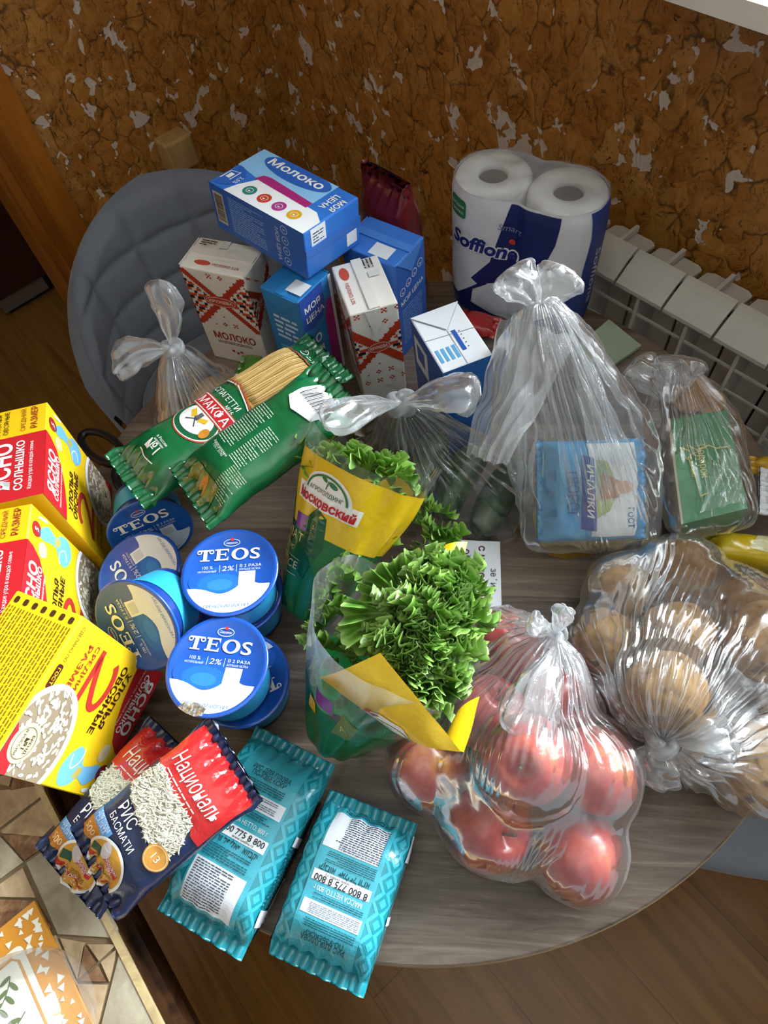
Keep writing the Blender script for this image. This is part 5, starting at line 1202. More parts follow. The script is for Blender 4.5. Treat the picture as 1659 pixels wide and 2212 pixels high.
for k, (x, y, z, rx, dx) in enumerate(((1508, 838, .765, .017, 0), (1486, 862, .772, .021, 1), (1532, 868, .762, .020, 2))):
    c = P(x, y, z); lab = ('wooden disc coaster farthest back beside the radiator', 'wooden disc coaster touching the clear bag', 'wooden disc coaster overlapping its neighbour near the table rim')[k]
    t = thing('wooden_coaster', lab, 'coaster', (c.x, c.y, TZ), 'wooden coasters'); n = Vector((.25 - .2 * k, -.2 + .1 * k, 1)).normalized()
    m = MB(); m.lathe([(0, -.003), (rx - .001, -.003), (rx, -.0015), (rx, .0015), (rx - .001, .003), (rx - .004, .0022), (0, .0022)], c, n, 32); m.build('disc', M_COAST, t, True)
    m = MB(); m.tube([(c.x, c.y, z - .003), (c.x, c.y, TZ)], .004, 8); m.build('peg', M_COAST, t, True)
sc0 = P(222, 965, TZ + .012); t = thing('scissors', 'black handled scissors under the pasta beside the oat box', 'scissors', (sc0.x, sc0.y, TZ))
def loop(px, z, n=28): return [P(x, y, z) for x, y in px]
def ell(cx, cy, rx, ry, a, z, n=28): return [P(cx + rx * math.cos(q) * math.cos(a) - ry * math.sin(q) * math.sin(a), cy + rx * math.cos(q) * math.sin(a) + ry * math.sin(q) * math.cos(a), z) for q in [2 * PI * k / n for k in range(n)]]
m = MB(); m.tube(ell(222, 968, 52, 27, .55, TZ + .02), .0052, 10, 0, True); m.tube([P(265, 990, TZ + .02), P(340, 1000, TZ + .012)], .005, 10); m.build('handle', BLACKM, t, True)
m = MB(); m.tube(ell(290, 1050, 52, 26, .75, TZ + .014), .0052, 10, 0, True); m.tube([P(320, 1020, TZ + .014), P(370, 1010, TZ + .010)], .005, 10); m.build('handle', BLACKM, t, True)
m = MB(); a_, b_ = P(345, 1003, TZ + .008), P(425, 985, TZ + .006); s_ = (b_ - a_).cross(Vector((0, 0, 1))).normalized() * .007; m.prism([a_ - s_, b_, a_ + s_], (0, 0, .002)); m.build('blade', flat('#a8abb0', .25, .5, 1.0), t)

# ---------------------------------------------------------------- clear bags: film pulled over the contents and gathered at a knot
def fib(n):
    g = PI * (3 - 5 ** .5); return [Vector((math.sqrt(1 - z * z) * math.cos(g * i), math.sqrt(1 - z * z) * math.sin(g * i), z)) for i, z in ((i, 1 - 2 * (i + .5) / n) for i in range(n))]
FIB = fib(60)
CONTENT = []                       # objects lying in the bag being made
def content_tree():
    v = []; f = []
    for o in CONTENT:
        for q in ([o] if o.type == 'MESH' else list(o.children)):
            k = len(v); b_ = BASE[q.name]; v += [x.co + b_ for x in q.data.vertices]; f += [tuple(i + k for i in p.vertices) for p in q.data.polygons]
    return BVHTree.FromPolygons(v, f) if v else None
def press(rows, packs):            # film under a pack that lies on it is pressed down below that pack
    for r in rows:
        for p in r:
            for po_ in packs:
                d = p - po_.p0; x, y, z = d.dot(po_.ex), d.dot(po_.ey), d.dot(po_.ez)
                if -.004 < x < po_.L + .004 and abs(y) < po_.a * 1.1 + .004 and z > -po_.b - .003: p -= po_.ez * (z + po_.b + .003)
                p.z = max(p.z, TZ + .0006)
def film_skin(spheres, extra, pole, zmin, nth=70, nph=300, cling=.35, pleat=.0045, npl=46, pl_rng=.9, seed=1, pad=.003, neck=.006, wr=.0015, c0=None):
    pts = [c + d * (r + pad) for c, r in spheres for d in FIB] + [Vector(e) for e in extra]
    c = c0 or sum((s[0] for s in spheres), Vector()) / len(spheres); axis = (pole - c).normalized()
    x = axis.orthogonal().normalized(); y = axis.cross(x)
    pts += [pole + (x * math.cos(k) + y * math.sin(k)) * neck for k in range(6)]
    for p in pts: p.z = max(p.z, zmin)
    bm = bmesh.new()
    for p in pts: bm.verts.new(p)
    r_ = bmesh.ops.convex_hull(bm, input=list(bm.verts)); bmesh.ops.triangulate(bm, faces=bm.faces)
    bv = BVHTree.FromBMesh(bm)
    R = np.zeros((nth + 1, nph)); D = [[None] * nph for _ in range(nth + 1)]
    tm = math.acos(max(-1, min(1, 1)))
    for i in range(nth + 1):
        th = PI * (i / nth) ** 1.25
        for j in range(nph):
            ph = 2 * PI * j / nph; d = axis * math.cos(th) + (x * math.cos(ph) + y * math.sin(ph)) * math.sin(th); D[i][j] = d
            h = bv.ray_cast(c, d); R[i, j] = h[3] if h[0] is not None else .02
            u = 0
            for sc_, sr in spheres:
                oc = sc_ - c; b = oc.dot(d); q = b * b - oc.dot(oc) + (sr + pad) ** 2
                if q > 0 and b + math.sqrt(q) > u: u = b + math.sqrt(q)
            if i > nth * .16:
                k = cling * sm((i / nth - .16) / .15); R[i, j] = R[i, j] * (1 - k) + max(u, R[i, j] * .72) * k
    bm.free()
    for _ in range(2):
        A = R.copy(); A[1:-1] = (R[1:-1] * 2 + R[:-2] + R[2:] + np.roll(R, 1, 1)[1:-1] + np.roll(R, -1, 1)[1:-1]) / 6; A[:2] = R[:2]; R = A
    rn = random.Random(seed); phs = [rn.uniform(0, 6.28) for _ in range(8)]
    rows = []; ct = content_tree()
    for i in range(nth + 1):
        th = PI * (i / nth) ** 1.25; row = []
        for j in range(nph):
            ph = 2 * PI * j / nph; d = D[i][j]; g = math.exp(-(th / pl_rng) ** 2) * (1 - math.exp(-(th / .12) ** 2) * .6)
            q = c + d * R[i, j]; nn = noise.noise(q * 26 + Vector((seed, 0, 0)))
            f = math.sin(npl * ph + 2.2 * math.sin(3 * ph + phs[0]) + 2.5 * nn) + .6 * math.sin(npl * .47 * ph + phs[1] + 3 * nn)
            r = R[i, j] + pleat * g * f * min(1, R[i, j] * math.sin(th) / .03 + .15) + wr * (noise.noise(q * 55 + Vector((0, seed, 0))) + .8 * nn)
            k = math.sin(npl * 1.45 * ph + 1.6 * nn + 1.2 * math.sin(2 * ph + phs[2])); mk = noise.noise(Vector((math.cos(ph) * 1.6, math.sin(ph) * 1.6, th * .8 + seed))) + .35 * math.exp(-(th / 1.0) ** 2)
            r += .0016 * max(0, (k - .2) / .8) * sm(mk * 3.2 - .1) * min(1, R[i, j] * math.sin(th) / .03)
            if ct:
                h = ct.ray_cast(c + d * .6, -d, .6)
                if h[0] is not None: r = max(r, (h[0] - c).dot(d) + .0012)
            p = c + d * r; p.z = max(p.z, zmin + .0003 * (1 + nn)); row.append(p)
        rows.append(row)
    return rows, axis
def ear(m, a, b, w, flat_=.4, pl=7, seed=0, bend=Vector((0, 0, .01)), n=26, nv=36, open_=.0):
    """a gathered flap of film leaving a knot: narrow, then billowing, then closing"""
    a, b = Vector(a), Vector(b); ex = (b - a).normalized(); L = (b - a).length; s = ex.cross(Vector((0, 0, 1)));
    s = s.normalized() if s.length > .1 else Vector((1, 0, 0)); u = s.cross(ex); rows = []
    for i in range(n + 1):
        t = i / n; r = w * (.12 + .88 * math.sin(PI * min(1, t * .62 + .0) ** 1.1) ** 1.0) * (1 if t < .86 else math.sqrt(max(open_, 1 - ((t - .86) / .14) ** 2) + 1e-4)); c = a + ex * (L * t) + bend * math.sin(PI * t); row = []
        for j in range(nv):
            an = 2 * PI * j / nv; k = 1 + .16 * math.sin(pl * an + seed + 2 * math.sin(t * 5)) + .25 * noise.noise(Vector((t * 5, an, seed))); row.append(c + s * (math.cos(an) * r * k) + u * (math.sin(an) * r * k * flat_) + ex * (.004 * noise.noise(Vector((an * 2, seed, t)))))
        rows.append(row)
    m.grid(rows, 0, True)
def knot_mesh(c, r, seed):
    m = MB(); c = Vector(c)
    m.tube([c + Vector((math.cos(q * 2) * r * (1 + .4 * math.cos(q * 3)), math.sin(q * 2) * r * (1 + .4 * math.cos(q * 3)), math.sin(q * 3) * r * .6)) for q in [2 * PI * k / 40 for k in range(40)]], r * .62, 9, 0, True); return m

# apples
def apple(c, r, tilt, label):
    t = thing('apple', label, 'apple', c, 'apples in the clear bag'); M = Matrix.Rotation(tilt[2], 3, 'Z') @ Matrix.Rotation(tilt[0], 3, 'X') @ Matrix.Rotation(tilt[1], 3, 'Y')
    prof = []
    for k in range(29):
        a = PI * k / 28; rr = r * (math.sin(a) ** .92) * (1.0 + .03 * math.cos(a)); z = r * .93 * math.cos(a)
        z -= r * .34 * math.exp(-(rr / (r * .26)) ** 2) * (1 if a < PI / 2 else -.6); prof.append((max(rr, 1e-4), z))
    m = MB(); m.lathe(prof[::-1], (0, 0, 0), (0, 0, 1), 44); m.v = [M @ (v * (1 + .025 * noise.noise(v * 22 + Vector((c[0] * 90, 0, 0))))) + Vector(c) for v in m.v]
    o = m.build('apple_body', M_APPLE, t, True)
    o.rotation_euler = (0, 0, 0)
    m = MB(); m.tube([(0, 0, r * .52), (.001, .001, r * .78), (.004, .002, r * 1.02)], [.0016, .0013, .0018], 7); m.v = [M @ v + Vector(c) for v in m.v]; m.build('stem', flat('#5a4222', .7), t, True)
    m = MB(); m.lathe([(r * .17, r * .64), (r * .06, r * .585)], (0, 0, 0), (0, 0, 1), 16); m.v = [M @ v + Vector(c) for v in m.v]; 
    m.build('stem_hollow', flat('#a8a468', .6), t, True)
    return t
ap = [((1075, 1800), .043, .0415, (.5, .3, .2), 'apple at the front bottom of the clear bag'), ((1285, 1818), .040, .040, (1.3, .2, .8), 'apple in the outer corner of the bag with a bright highlight'),
      ((1265, 1690), .066, .042, (1.35, .3, 1.1), 'apple showing its stem hollow on the side facing the potatoes'), ((1150, 1640), .098, .040, (.3, -.5, .3), 'dark red apple in the middle of the bag under a crumpled fold'),
      ((1035, 1585), .078, .0385, (.5, -.2, 2.6), 'apple showing its stem hollow beside the yellow salad sleeve'), ((1125, 1430), .086, .043, (.2, .6, .9), 'orange and red apple just below the knot of the bag'),
      ((905, 1690), .040, .040, (.9, .2, 2.0), 'orange toned apple in shade beside the turquoise pack'), ((1240, 1560), .045, .040, (.4, .3, .1), 'apple low in the bag under the twisted film')]
asph = []
AP_AT = [[0.0547,0.0605,0.793],[0.1296,0.0258,0.79],[0.158,0.0894,0.8248],[0.0928,0.102,0.8648],[0.074,0.1564,0.8153],[0.106,0.2245,0.7965],[0.0065,0.1239,0.7894],[0.1454,0.157,0.7894]]
for ((x, y), h, r, tl, lab), at_, r in zip(ap, AP_AT, [.039,.039,.039,.0385,.0375,.040,.0385,.0385]):
    c = Vector(at_) + Vector((-.006, .006, 0)); CONTENT.append(apple(c, r, tl, lab)); asph.append((c, r))
kn = P(1196, 1372, TZ + .115)
def bag(label, name, spheres, extra, pole, mat, group, zmin=TZ + .0006, packs=(), avoid=(), box=None, **kw):
    t = thing(name, label, 'plastic bag', (pole.x, pole.y, zmin), group); rows, ax_ = film_skin(spheres, extra, pole, zmin, **kw); press(rows, packs)
    for r_ in rows:                # film gives way to its neighbours
        for q in r_:
            for c_, rr in avoid:
                d_ = q - c_
                if d_.length < rr + .003: q += d_.normalized() * (rr + .003 - d_.length)
            if box:
                p_, U_, V_, Z_, a_, b_, h_ = box; d_ = q - p_
                if -.002 < d_.dot(U_) < a_ + .002 and -.002 < d_.dot(V_) < b_ and d_.dot(Z_) < h_ + .004: q -= V_ * (d_.dot(V_) + .0025)
            q.z = max(q.z, zmin)
    m = MB(); m.grid(rows, 0, True); m.build('film', mat, t, True); CONTENT.clear(); return t, ax_
bt, bx = bag('clear bag full of red apples with its knot towards the dark gap', 'produce_bag', asph, [P(1345, 1935, TZ + .002), P(1340, 1910, TZ + .02)], kn, m_film('apple_bag_film', .17), 'knotted clear bags', seed=2, pleat=.005, npl=52, pl_rng=.8, cling=.42)
m = knot_mesh(kn, .007, 1); m.build('knot', M_KNOT, bt, True)
m = MB(); ear(m, kn, P(1222, 1312, TZ + .165), .010, .5, 5, 1, Vector((0, 0, .004))); m.build('bag_ear', M_KNOT, bt, True)
m = MB(); ear(m, kn, P(1140, 1345, TZ + .13), .012, .5, 5, 2, Vector((0, 0, .004))); m.build('bag_ear', M_KNOT, bt, True)
m = MB(); ear(m, P(1200, 1400, TZ + .14), P(1120, 1600, TZ + .145), .022, .2, 9, 3, Vector((.0, 0, .012))); m.build('loose_fold', M_FILM2, bt, True)

# potatoes
def potato(c, r, st, seed, label):
    t = new_obj('potato', None) if False else None
    v = []; n1, n2 = 28, 36; m = MB(); M = Matrix.Rotation(st[3], 3, 'Z') @ Matrix.Rotation(st[4] if len(st) > 4 else .2, 3, 'Y'); rows = []
    for i in range(n1 + 1):
        th = PI * i / n1; row = []
        for j in range(n2):
            ph = 2 * PI * j / n2; d = Vector((math.sin(th) * math.cos(ph), math.sin(th) * math.sin(ph), math.cos(th))); k = 1 + .10 * noise.noise(d * 1.3 + Vector((seed * 3.1, 0, 0))) + .035 * noise.noise(d * 3.5 + Vector((seed, 2, 0)))
            for e in range(4):
                ed_ = Vector((math.sin(seed + e * 2), math.cos(seed * 2 + e), math.sin(e * 1.7 + seed))).normalized(); k -= .05 * math.exp(-((d - ed_).length / .13) ** 2)
            row.append(M @ Vector((d.x * r * st[0], d.y * r * st[1], d.z * r * st[2])) * k + Vector(c))
        rows.append(row)
    m.grid(rows[::-1], 0, True); o = m.build('potato', M_POTATO, None, True, c); tag(o, label, 'potato', 'potatoes in the clear bag'); return o
pt = [((1405, 1490), .105, .037, (1.1, 1, .95, .6), 'large potato with dark eyes just above the knot of the bag'), ((1320, 1395), .055, .034, (1.2, 1, .95, 1.4), 'potato at the apple side of the bag under tight pleats'), ((1448, 1372), .075, .034, (1.2, 1, .9, .3), 'potato in the middle of the bag behind the pleats'),
      ((1330, 1290), .034, .033, (1.1, 1, .95, 2.2), 'pale potato at the end of the bag facing the dark gap'), ((1430, 1262), .040, .036, (1.25, 1, .9, .5), 'potato below the milky film beside the yellow pack'), ((1560, 1310), .040, .037, (1.2, 1, .95, .2), 'potato at the back of the bag beside the yellow pack'),
      ((1600, 1410), .075, .040, (1.25, 1, .95, 1.0), 'big brown potato at the far side of the bag'), ((1565, 1625), .042, .040, (1.2, 1, .95, .9), 'potato with flaking skin beside the bare table rim'), ((1645, 1530), .050, .040, (1.2, 1, .95, .2), 'potato at the right flank of the bag by the table rim'), ((1420, 1600), .040, .036, (1.2, 1, .95, .4), 'potato under the knot and its loop')]
psph = []; PT_AT = [[0.2093,0.151,0.8588],[0.1874,0.2245,0.7972],[0.2484,0.2075,0.8312],[0.2241,0.2833,0.7859],[0.2957,0.2934,0.7886],[0.3445,0.2356,0.7892],[0.32,0.1837,0.8418],[0.2873,0.0845,0.7919],[0.3523,0.1322,0.7907],[0.2218,0.1273,0.7886]]; PT_R = [.0345,.0325,.0335,.032,.0345,.035,.0365,.0375,.0365,.0345]
for k, ((x, y), h, r, st, lab) in enumerate(pt):
    c = Vector(PT_AT[k]) + Vector((.015, -.004, 0)); r = PT_R[k]; CONTENT.append(potato(c, r, (min(st[0], 1.12), 1, .95, st[3]), k + 1, lab)); psph.append((c, r * 1.12))
kp = P(1432, 1600, TZ + .105)
bt, bx = bag('big clear bag full of potatoes with its knot towards the table rim', 'produce_bag', psph, [], kp, m_film('potato_bag_film', .13), 'knotted clear bags', avoid=asph, seed=5, pleat=.006, npl=44, pl_rng=1.05, cling=.25, nph=300)
m = knot_mesh(kp, .009, 4); m.build('knot', M_KNOT, bt, True)
m = MB(); ear(m, kp, P(1590, 1598, TZ + .110), .017, .45, 6, 4, Vector((0, 0, .012))); m.build('bag_ear', M_KNOT, bt, True)
m = MB(); ear(m, kp, P(1395, 1690, TZ + .075), .024, .5, 6, 5, Vector((0, 0, .006))); m.build('bag_ear', M_FILM2, bt, True)

# cucumbers
def cucumber(a, b, r, seed, label):
    a, b = Vector(a), Vector(b); ex = (b - a).normalized(); L = (b - a).length; s = ex.orthogonal().normalized(); u = ex.cross(s); rows = []; side = ex.cross(Vector((0, 0, 1)))
    for i in range(25):
        t = i / 24; rr = r * (max(0, 1 - abs(2 * t - 1) ** 4.5)) ** .5; c = a + ex * (L * t) + side * (.006 * math.sin(PI * t))
        rows.append([c + (s * math.cos(q) + u * math.sin(q)) * (max(rr, 1e-4) * (1 + .03 * math.cos(8 * q) + .05 * noise.noise(Vector((t * 22, q * 2.5, seed))))) for q in [2 * PI * j / 32 for j in range(32)]])
    m = MB(); m.grid([w[::-1] for w in rows], 0, True); t = thing('cucumber', label, 'cucumber', (a + b) / 2, 'cucumbers in the clear bag'); m.build('cucumber_body', M_CUKE, t, True)
    m = MB(); m.tube([a - ex * .001, a - ex * .008], [.004, .0025], 8); m.build('stem_end', flat('#6d6a3c', .7), t, True)
    CONTENT.append(t); return [(a + (b - a) * q, r) for q in (.12, .35, .6, .88)]
ck = []
for a_, b_, r_, lab in (((1138, 990, .022), (1035, 1158, .022), .021, 'dark cucumber lying along the side facing the blue cheese pack'),
                        ((1042, 965, .022), (948, 1122, .022), .021, 'dark cucumber beneath the pleats in the middle of the bag'),
                        ((900, 882, .022), (870, 1060, .022), .021, 'cucumber pointing at the yellow salad sleeve'),
                        ((808, 880, .021), (790, 1005, .021), .020, 'brownish cucumber at the pasta side of the bag'),
                        ((950, 940, .059), (900, 1080, .059), .020, 'cucumber lying on top of the others just below the knot')):
    ck += cucumber(P(a_[0], a_[1], TZ + a_[2]), P(b_[0], b_[1], TZ + b_[2]), r_, len(ck), lab)
kc = P(868, 872, TZ + .140)
bt, bx = bag('clear bag of cucumbers tied with white ears in the middle of the table', 'produce_bag', ck, [P(1140, 1182, TZ + .02)], kc, m_film('cucumber_bag_film', .075), 'knotted clear bags', packs=(PACK2,), box=FBOX, seed=9, pleat=.006, npl=40, pl_rng=1.0, cling=.25)
m = knot_mesh(kc, .010, 7); m.build('knot', M_KNOT, bt, True)
m = MB(); ear(m, kc, P(700, 918, TZ + .188), .022, .5, 6, 7, Vector((0, 0, .010))); m.build('bag_ear', M_KNOT, bt, True)
m = MB(); ear(m, kc, P(1035, 856, TZ + .178), .026, .5, 6, 8, Vector((0, 0, .012))); m.build('bag_ear', M_KNOT, bt, True)

# bread in a tied bag below the pasta
lf0, lf1 = P(488, 830, TZ + .028), P(436, 1035, TZ + .028)
bsp = [(lf0 + (lf1 - lf0) * q, .027) for q in (.08, .36, .64, .92)]
ex = (lf1 - lf0).normalized(); s = ex.cross(Vector((0, 0, 1))).normalized(); m = MB(); rows = []
for i in range(27):
    t = i / 26; k = (max(1e-4, 1 - abs(2 * t - 1) ** 5)) ** .5; c = lf0 + (lf1 - lf0) * (t * 1.16 - .08); rows.append([c + s * (math.cos(q) * .045 * k) + Vector((0, 0, math.sin(q) * .027 * k)) for q in [2 * PI * j / 36 for j in range(36)]])
m.grid(rows, 0, True); o = m.build('bread_loaf', M_BREAD, None, True, (lf0 + lf1) / 2); tag(o, 'tan bread loaf in a tied clear bag under the pasta packs', 'bread'); CONTENT.append(o)
kb = P(372, 752, TZ + .135)
bt, bx = bag('clear bread bag with two ears standing up in front of the chair', 'bread_bag', bsp, [P(300, 910, TZ + .003), P(345, 950, TZ + .003), P(470, 1090, TZ + .01)], kb, m_film('bread_bag_film', .075), 'knotted clear bags', packs=(PACK1, PACK2), seed=12, pleat=.007, npl=30, pl_rng=1.1, cling=.2)
m = knot_mesh(kb, .008, 3); m.build('knot', M_KNOT, bt, True)
m = MB(); ear(m, kb, P(343, 605, TZ + .215), .019, .6, 6, 11, Vector((.004, 0, 0))); m.build('bag_ear', M_FILM2, bt, True)
m = MB(); ear(m, kb, P(245, 785, TZ + .130), .026, .6, 6, 13, Vector((0, 0, .006))); m.build('bag_ear', M_KNOT, bt, True)
# ---------------------------------------------------------------- curd cheese pack in a tall open bag
def slabpack(name, label, cat, A, B, C, D, b, mat, seed, expo=4.0, wr=.0012, group=None):
    p0, p1, side = (A + D) / 2, (B + C) / 2, (A - D); po = Pouch(p0, p1, side, (A - D).length / 2, b, expo, (.02, .02), .02, 48, 60, wr, seed, seal=.006)
    t = thing(name, label, cat, (p0 + p1) / 2 - Vector((0, 0, b)), group); po.mesh('pouch', mat, t)
    sg = 1 if po.ey.dot(side) > 0 else -1; return t, po, (lambda x, y: po.S(x, sg * y))
A, B, C, D = P(1158, 930, .878), P(1408, 912, .868), P(1398, 1158, .816), P(1168, 1150, .816)
dn = Vector((0, 0, -.02))
t, po, S = slabpack('curd_cheese_pack', 'light blue and white cheese pack inside the tall clear bag', 'cheese pack', A + dn, B + dn, C + dn, D + dn, .024, foil('#3f9fd6', .25), 41)
L, a = po.L, po.a
pr = Print(S, .0045); pr.poly([(L * .46, -a * .92), (L * .86, -a * .92), (L * .88, a * .1), (L * .85, a * .92), (L * .42, a * .92), (L * .47, a * .2)], '#dfe4e6', .0008); pr.poly([(L * .36, -a * .75), (L * .50, -a * .8), (L * .48, a * .62), (L * .37, a * .70)], '#2d3f8e', .0014)
pr.poly([(L * .50, -a * .55), (L * .62, -a * .40), (L * .70, 0), (L * .60, a * .55), (L * .50, a * .6)], '#a7b86a', .0012); pr.poly([(L * .52, -a * .2), (L * .70, -a * .15), (L * .72, a * .15), (L * .55, a * .35)], '#a9744a', .0015); pr.disc(L * .74, a * .05, .010, .007, '#c79a78', .0017); pr.build('printed_panels', t)
pq = Print(lambda u, v: S(v, -u), .01)
R9 = 0
pr = Print(S, .0045); pr.text('ТВОРОГ', L * .24, -a * .05, .0125, '#23639a', ang=-PI / 2, w=a * .95, bold=.02, off=.0012); pr.text('ИЧАЛКИ', L * .415, -a * .02, .0075, WHT, ang=-PI / 2, w=a * 1.05, bold=.015, off=.0018, shear=.2); pr.text('ГОСТ', L * .78, -a * .55, .0065, '#3a4a8e', ang=-PI / 2, w=a * .4, bold=.02, off=.0014); pr.micro(L * .10, -a * .6, L * .16, a * .5, 3, '#2f7fb8', .0012); pr.build('lettering', t)
cpts = [(po.p0 + (po.p1 - po.p0) * u + po.ey * (po.a * v), .022) for u in (.06, .35, .65, .94) for v in (-.8, 0, .8)]
kt = P(1168, 652, 1.0); CONTENT.append(t)
bt, bx = bag('tall milky bag with a crumpled top around the blue cheese pack', 'produce_bag', cpts, [P(1060, 770, .90), P(1290, 745, .93), P(1130, 985, .875), P(1430, 1090, .80)], kt, m_film('tall_bag_film', .19, bump=.22), None, zmin=TZ + .035, seed=15, pleat=.008, npl=34, pl_rng=1.15, cling=.0, nth=80, nph=320, wr=.003, neck=.014)
m = MB(); ear(m, kt + Vector((0, 0, -.008)), P(1098, 582, 1.015), .026, .5, 7, 21, Vector((0, 0, .0))); m.build('bag_ear', M_FILM2, bt, True)
m = MB(); ear(m, kt + Vector((0, 0, -.008)), P(1225, 580, 1.015), .024, .5, 7, 22, Vector((0, 0, .0))); m.build('bag_ear', M_FILM2, bt, True)
def sheet(name, corners, mat, parent, n=40, amp=.006, pl=9, seed=1, arch=0.0, dirv=1):
    A, B, C, D = map(Vector, corners); nrm = (B - A).cross(D - A).normalized(); nrm = nrm if nrm.z > 0 else -nrm; rows = []
    for i in range(n + 1):
        u = i / n; row = []
        for j in range(n + 1):
            v = j / n; p = A.lerp(B, u).lerp(D.lerp(C, u), v); w = noise.noise(p * 30 + Vector((seed, 0, 0))); k = (u if dirv else v); f = math.sin(pl * 2 * PI * k + 3 * w + 1.5 * math.sin(5 * v + seed)); row.append(p + nrm * (amp * (.5 * f * (.4 + .6 * v) + 1.2 * w) + arch * math.sin(PI * k) ) + (D - A).normalized() * (.006 * noise.noise(Vector((u * 6, seed, 0))) if j in (0, n) else 0))
        rows.append(row)
    m = MB(); m.grid(rows); return m.build(name, mat, parent, True)
sheet('hanging_fold', (P(1080, 690, .965), P(1245, 735, .972), P(1095, 1010, .905), P(1005, 985, .895)), m_film('fold_film', .32, bump=.22), bt, amp=.007, pl=5, seed=3, arch=.016)
sheet('hanging_fold', (P(1235, 735, .972), P(1285, 800, .93), P(1400, 1120, .86), P(1290, 1150, .855)), m_film('fold_film2', .13, bump=.2), bt, amp=.005, pl=6, seed=6, arch=.008)

# ---------------------------------------------------------------- green box, yellow packs and white packet at the right
A, B, C, D = P(1448, 905, .838), P(1570, 885, .848), P(1616, 1098, .834), P(1476, 1132, .828)
n = (B - A).cross(D - A).normalized(); n = n if n.z > 0 else -n
t = thing('green_box', 'green card box with a gold drawing inside a clear bag', 'box', (A + C) / 2 - n * .045); th_ = .042
m = MB(); lo = [v - n * th_ for v in (A, D, C, B)]; m.hexa(lo + [A, D, C, B]); m.build('carton', [flat('#2b7a45', .4)], t)
exx = (B - A); eyy = (D - A)
SG = lambda x, y: (A + exx * x + eyy * y, n)
pr = Print(SG); sc_ = 1
g = '#c9bd5c'
pr.stroke([(.10, .30), (.25, .34), (.22, .28), (.42, .36), (.30, .38), (.20, .42), (.10, .30)], .012, g, .0006); pr.stroke([(.22, .40), (.30, .60), (.34, .78), (.44, .76)], .012, g, .0006); pr.stroke([(.42, .34), (.60, .32), (.72, .36), (.95, .36)], .012, g, .0006); pr.text('Подар', .52, .50, .07, g, ang=PI / 2 - .2 + 0, off=.0007) if False else None
pr.build('gold_drawing', t)
SG2 = plane(A, -eyy if (exx.cross(eyy)).dot(n) < 0 else eyy, exx if (exx.cross(eyy)).dot(n) < 0 else exx)
lx, ly = eyy.length, exx.length
SG3 = lambda x, y: (A + eyy.normalized() * x + exx.normalized() * (ly * .98 - y) if False else A + eyy.normalized() * x + exx.normalized() * y, n)
pr = Print(SG3); 
pr.text('Подарок', lx * .46, ly * .40, .0085, g, w=.042, off=.0008); pr.text('к чаю', lx * .52, ly * .24, .0060, g, w=.020, off=.0008); pr.build('gold_lettering', t)
m = MB(); m.prism([A + n * .0003 - exx * .0, D + n * .0003, D + n * .0003 - exx * .035, A + n * .0003 - exx * .05], -n * th_ * .98); m.build('kraft_edge', flat('#b9ad94', .7), t)
gsp = [(A.lerp(B, u).lerp(D.lerp(C, u), v) - n * .02, .021) for u in (.12, .5, .88) for v in (.1, .5, .9)]
kg = P(1470, 790, .86); CONTENT.append(t)
bt, bx = bag('loose clear bag around the green box beside the radiator', 'produce_bag', gsp, [P(1340, 800, .85), P(1490, 775, .85)], kg, m_film('green_box_film', .085, bump=.2), None, zmin=TZ + .004, seed=23, pleat=.006, npl=26, pl_rng=.9, cling=0, wr=.003)
m = MB(); ear(m, P(1440, 870, .84), P(1370, 778, .868), .022, .6, 6, 24, Vector((0, 0, .004))); m.build('bag_ear', M_FILM2, bt, True)
m = MB(); ear(m, P(1450, 870, .84), P(1470, 768, .872), .026, .6, 6, 25, Vector((0, 0, .004))); m.build('bag_ear', M_FILM2, bt, True)
sheet('hanging_fold', (P(1560, 950, .868), P(1600, 1000, .862), P(1612, 1085, .852), P(1510, 1110, .852)), m_film('fold_film3', .16, bump=.2), bt, amp=.004, pl=3, seed=9, arch=.008)
A, B, C, D = P(1512, 1150, .773), P(1720, 1165, .773), P(1720, 1255, .773), P(1515, 1212, .773)
t, po, S = slabpack('yellow_pack', 'shiny yellow film pack below the green box', 'food pack', A, B, C, D, .022, foil('#d2b51c', .18, bstr=.5, scale=25), 43, 2.6, .002)
pr = Print(S, .0045); pr.poly([(po.L * .45, -po.a * .3), (po.L * .7, -po.a * .5), (po.L * .95, -po.a * .1), (po.L * .9, po.a * .7), (po.L * .55, po.a * .8)], foil('#d8d2a0', .2), .0008); pr.build('pale_print', t)
A, B, C, D = P(1632, 1010, .808), P(1750, 1030, .808), P(1750, 1130, .808), P(1648, 1112, .808)
t, po, S = slabpack('white_packet', 'white printed packet between the green box and yellow pack', 'packet', A, B, C, D, .010, foil('#dcdee2', .3), 44, 2.4)
pr = Print(S, .0045); pr.text('№001', po.L * .30, po.a * .1, .008, '#3b3f48', ang=-1.2, off=.0008); pr.micro(po.L * .45, -po.a * .6, po.L * .9, po.a * .6, 7, '#6a6f7a', .0008); pr.build('lettering', t)
A, B, C, D = P(1610, 985, .800), P(1720, 990, .800), P(1720, 1040, .80), P(1625, 1020, .80)
t, po, S = slabpack('yellow_packet', 'flat yellow packet edge behind the white printed packet', 'packet', A, B, C, D, .012, foil('#c79a1e', .25), 45, 2.4)
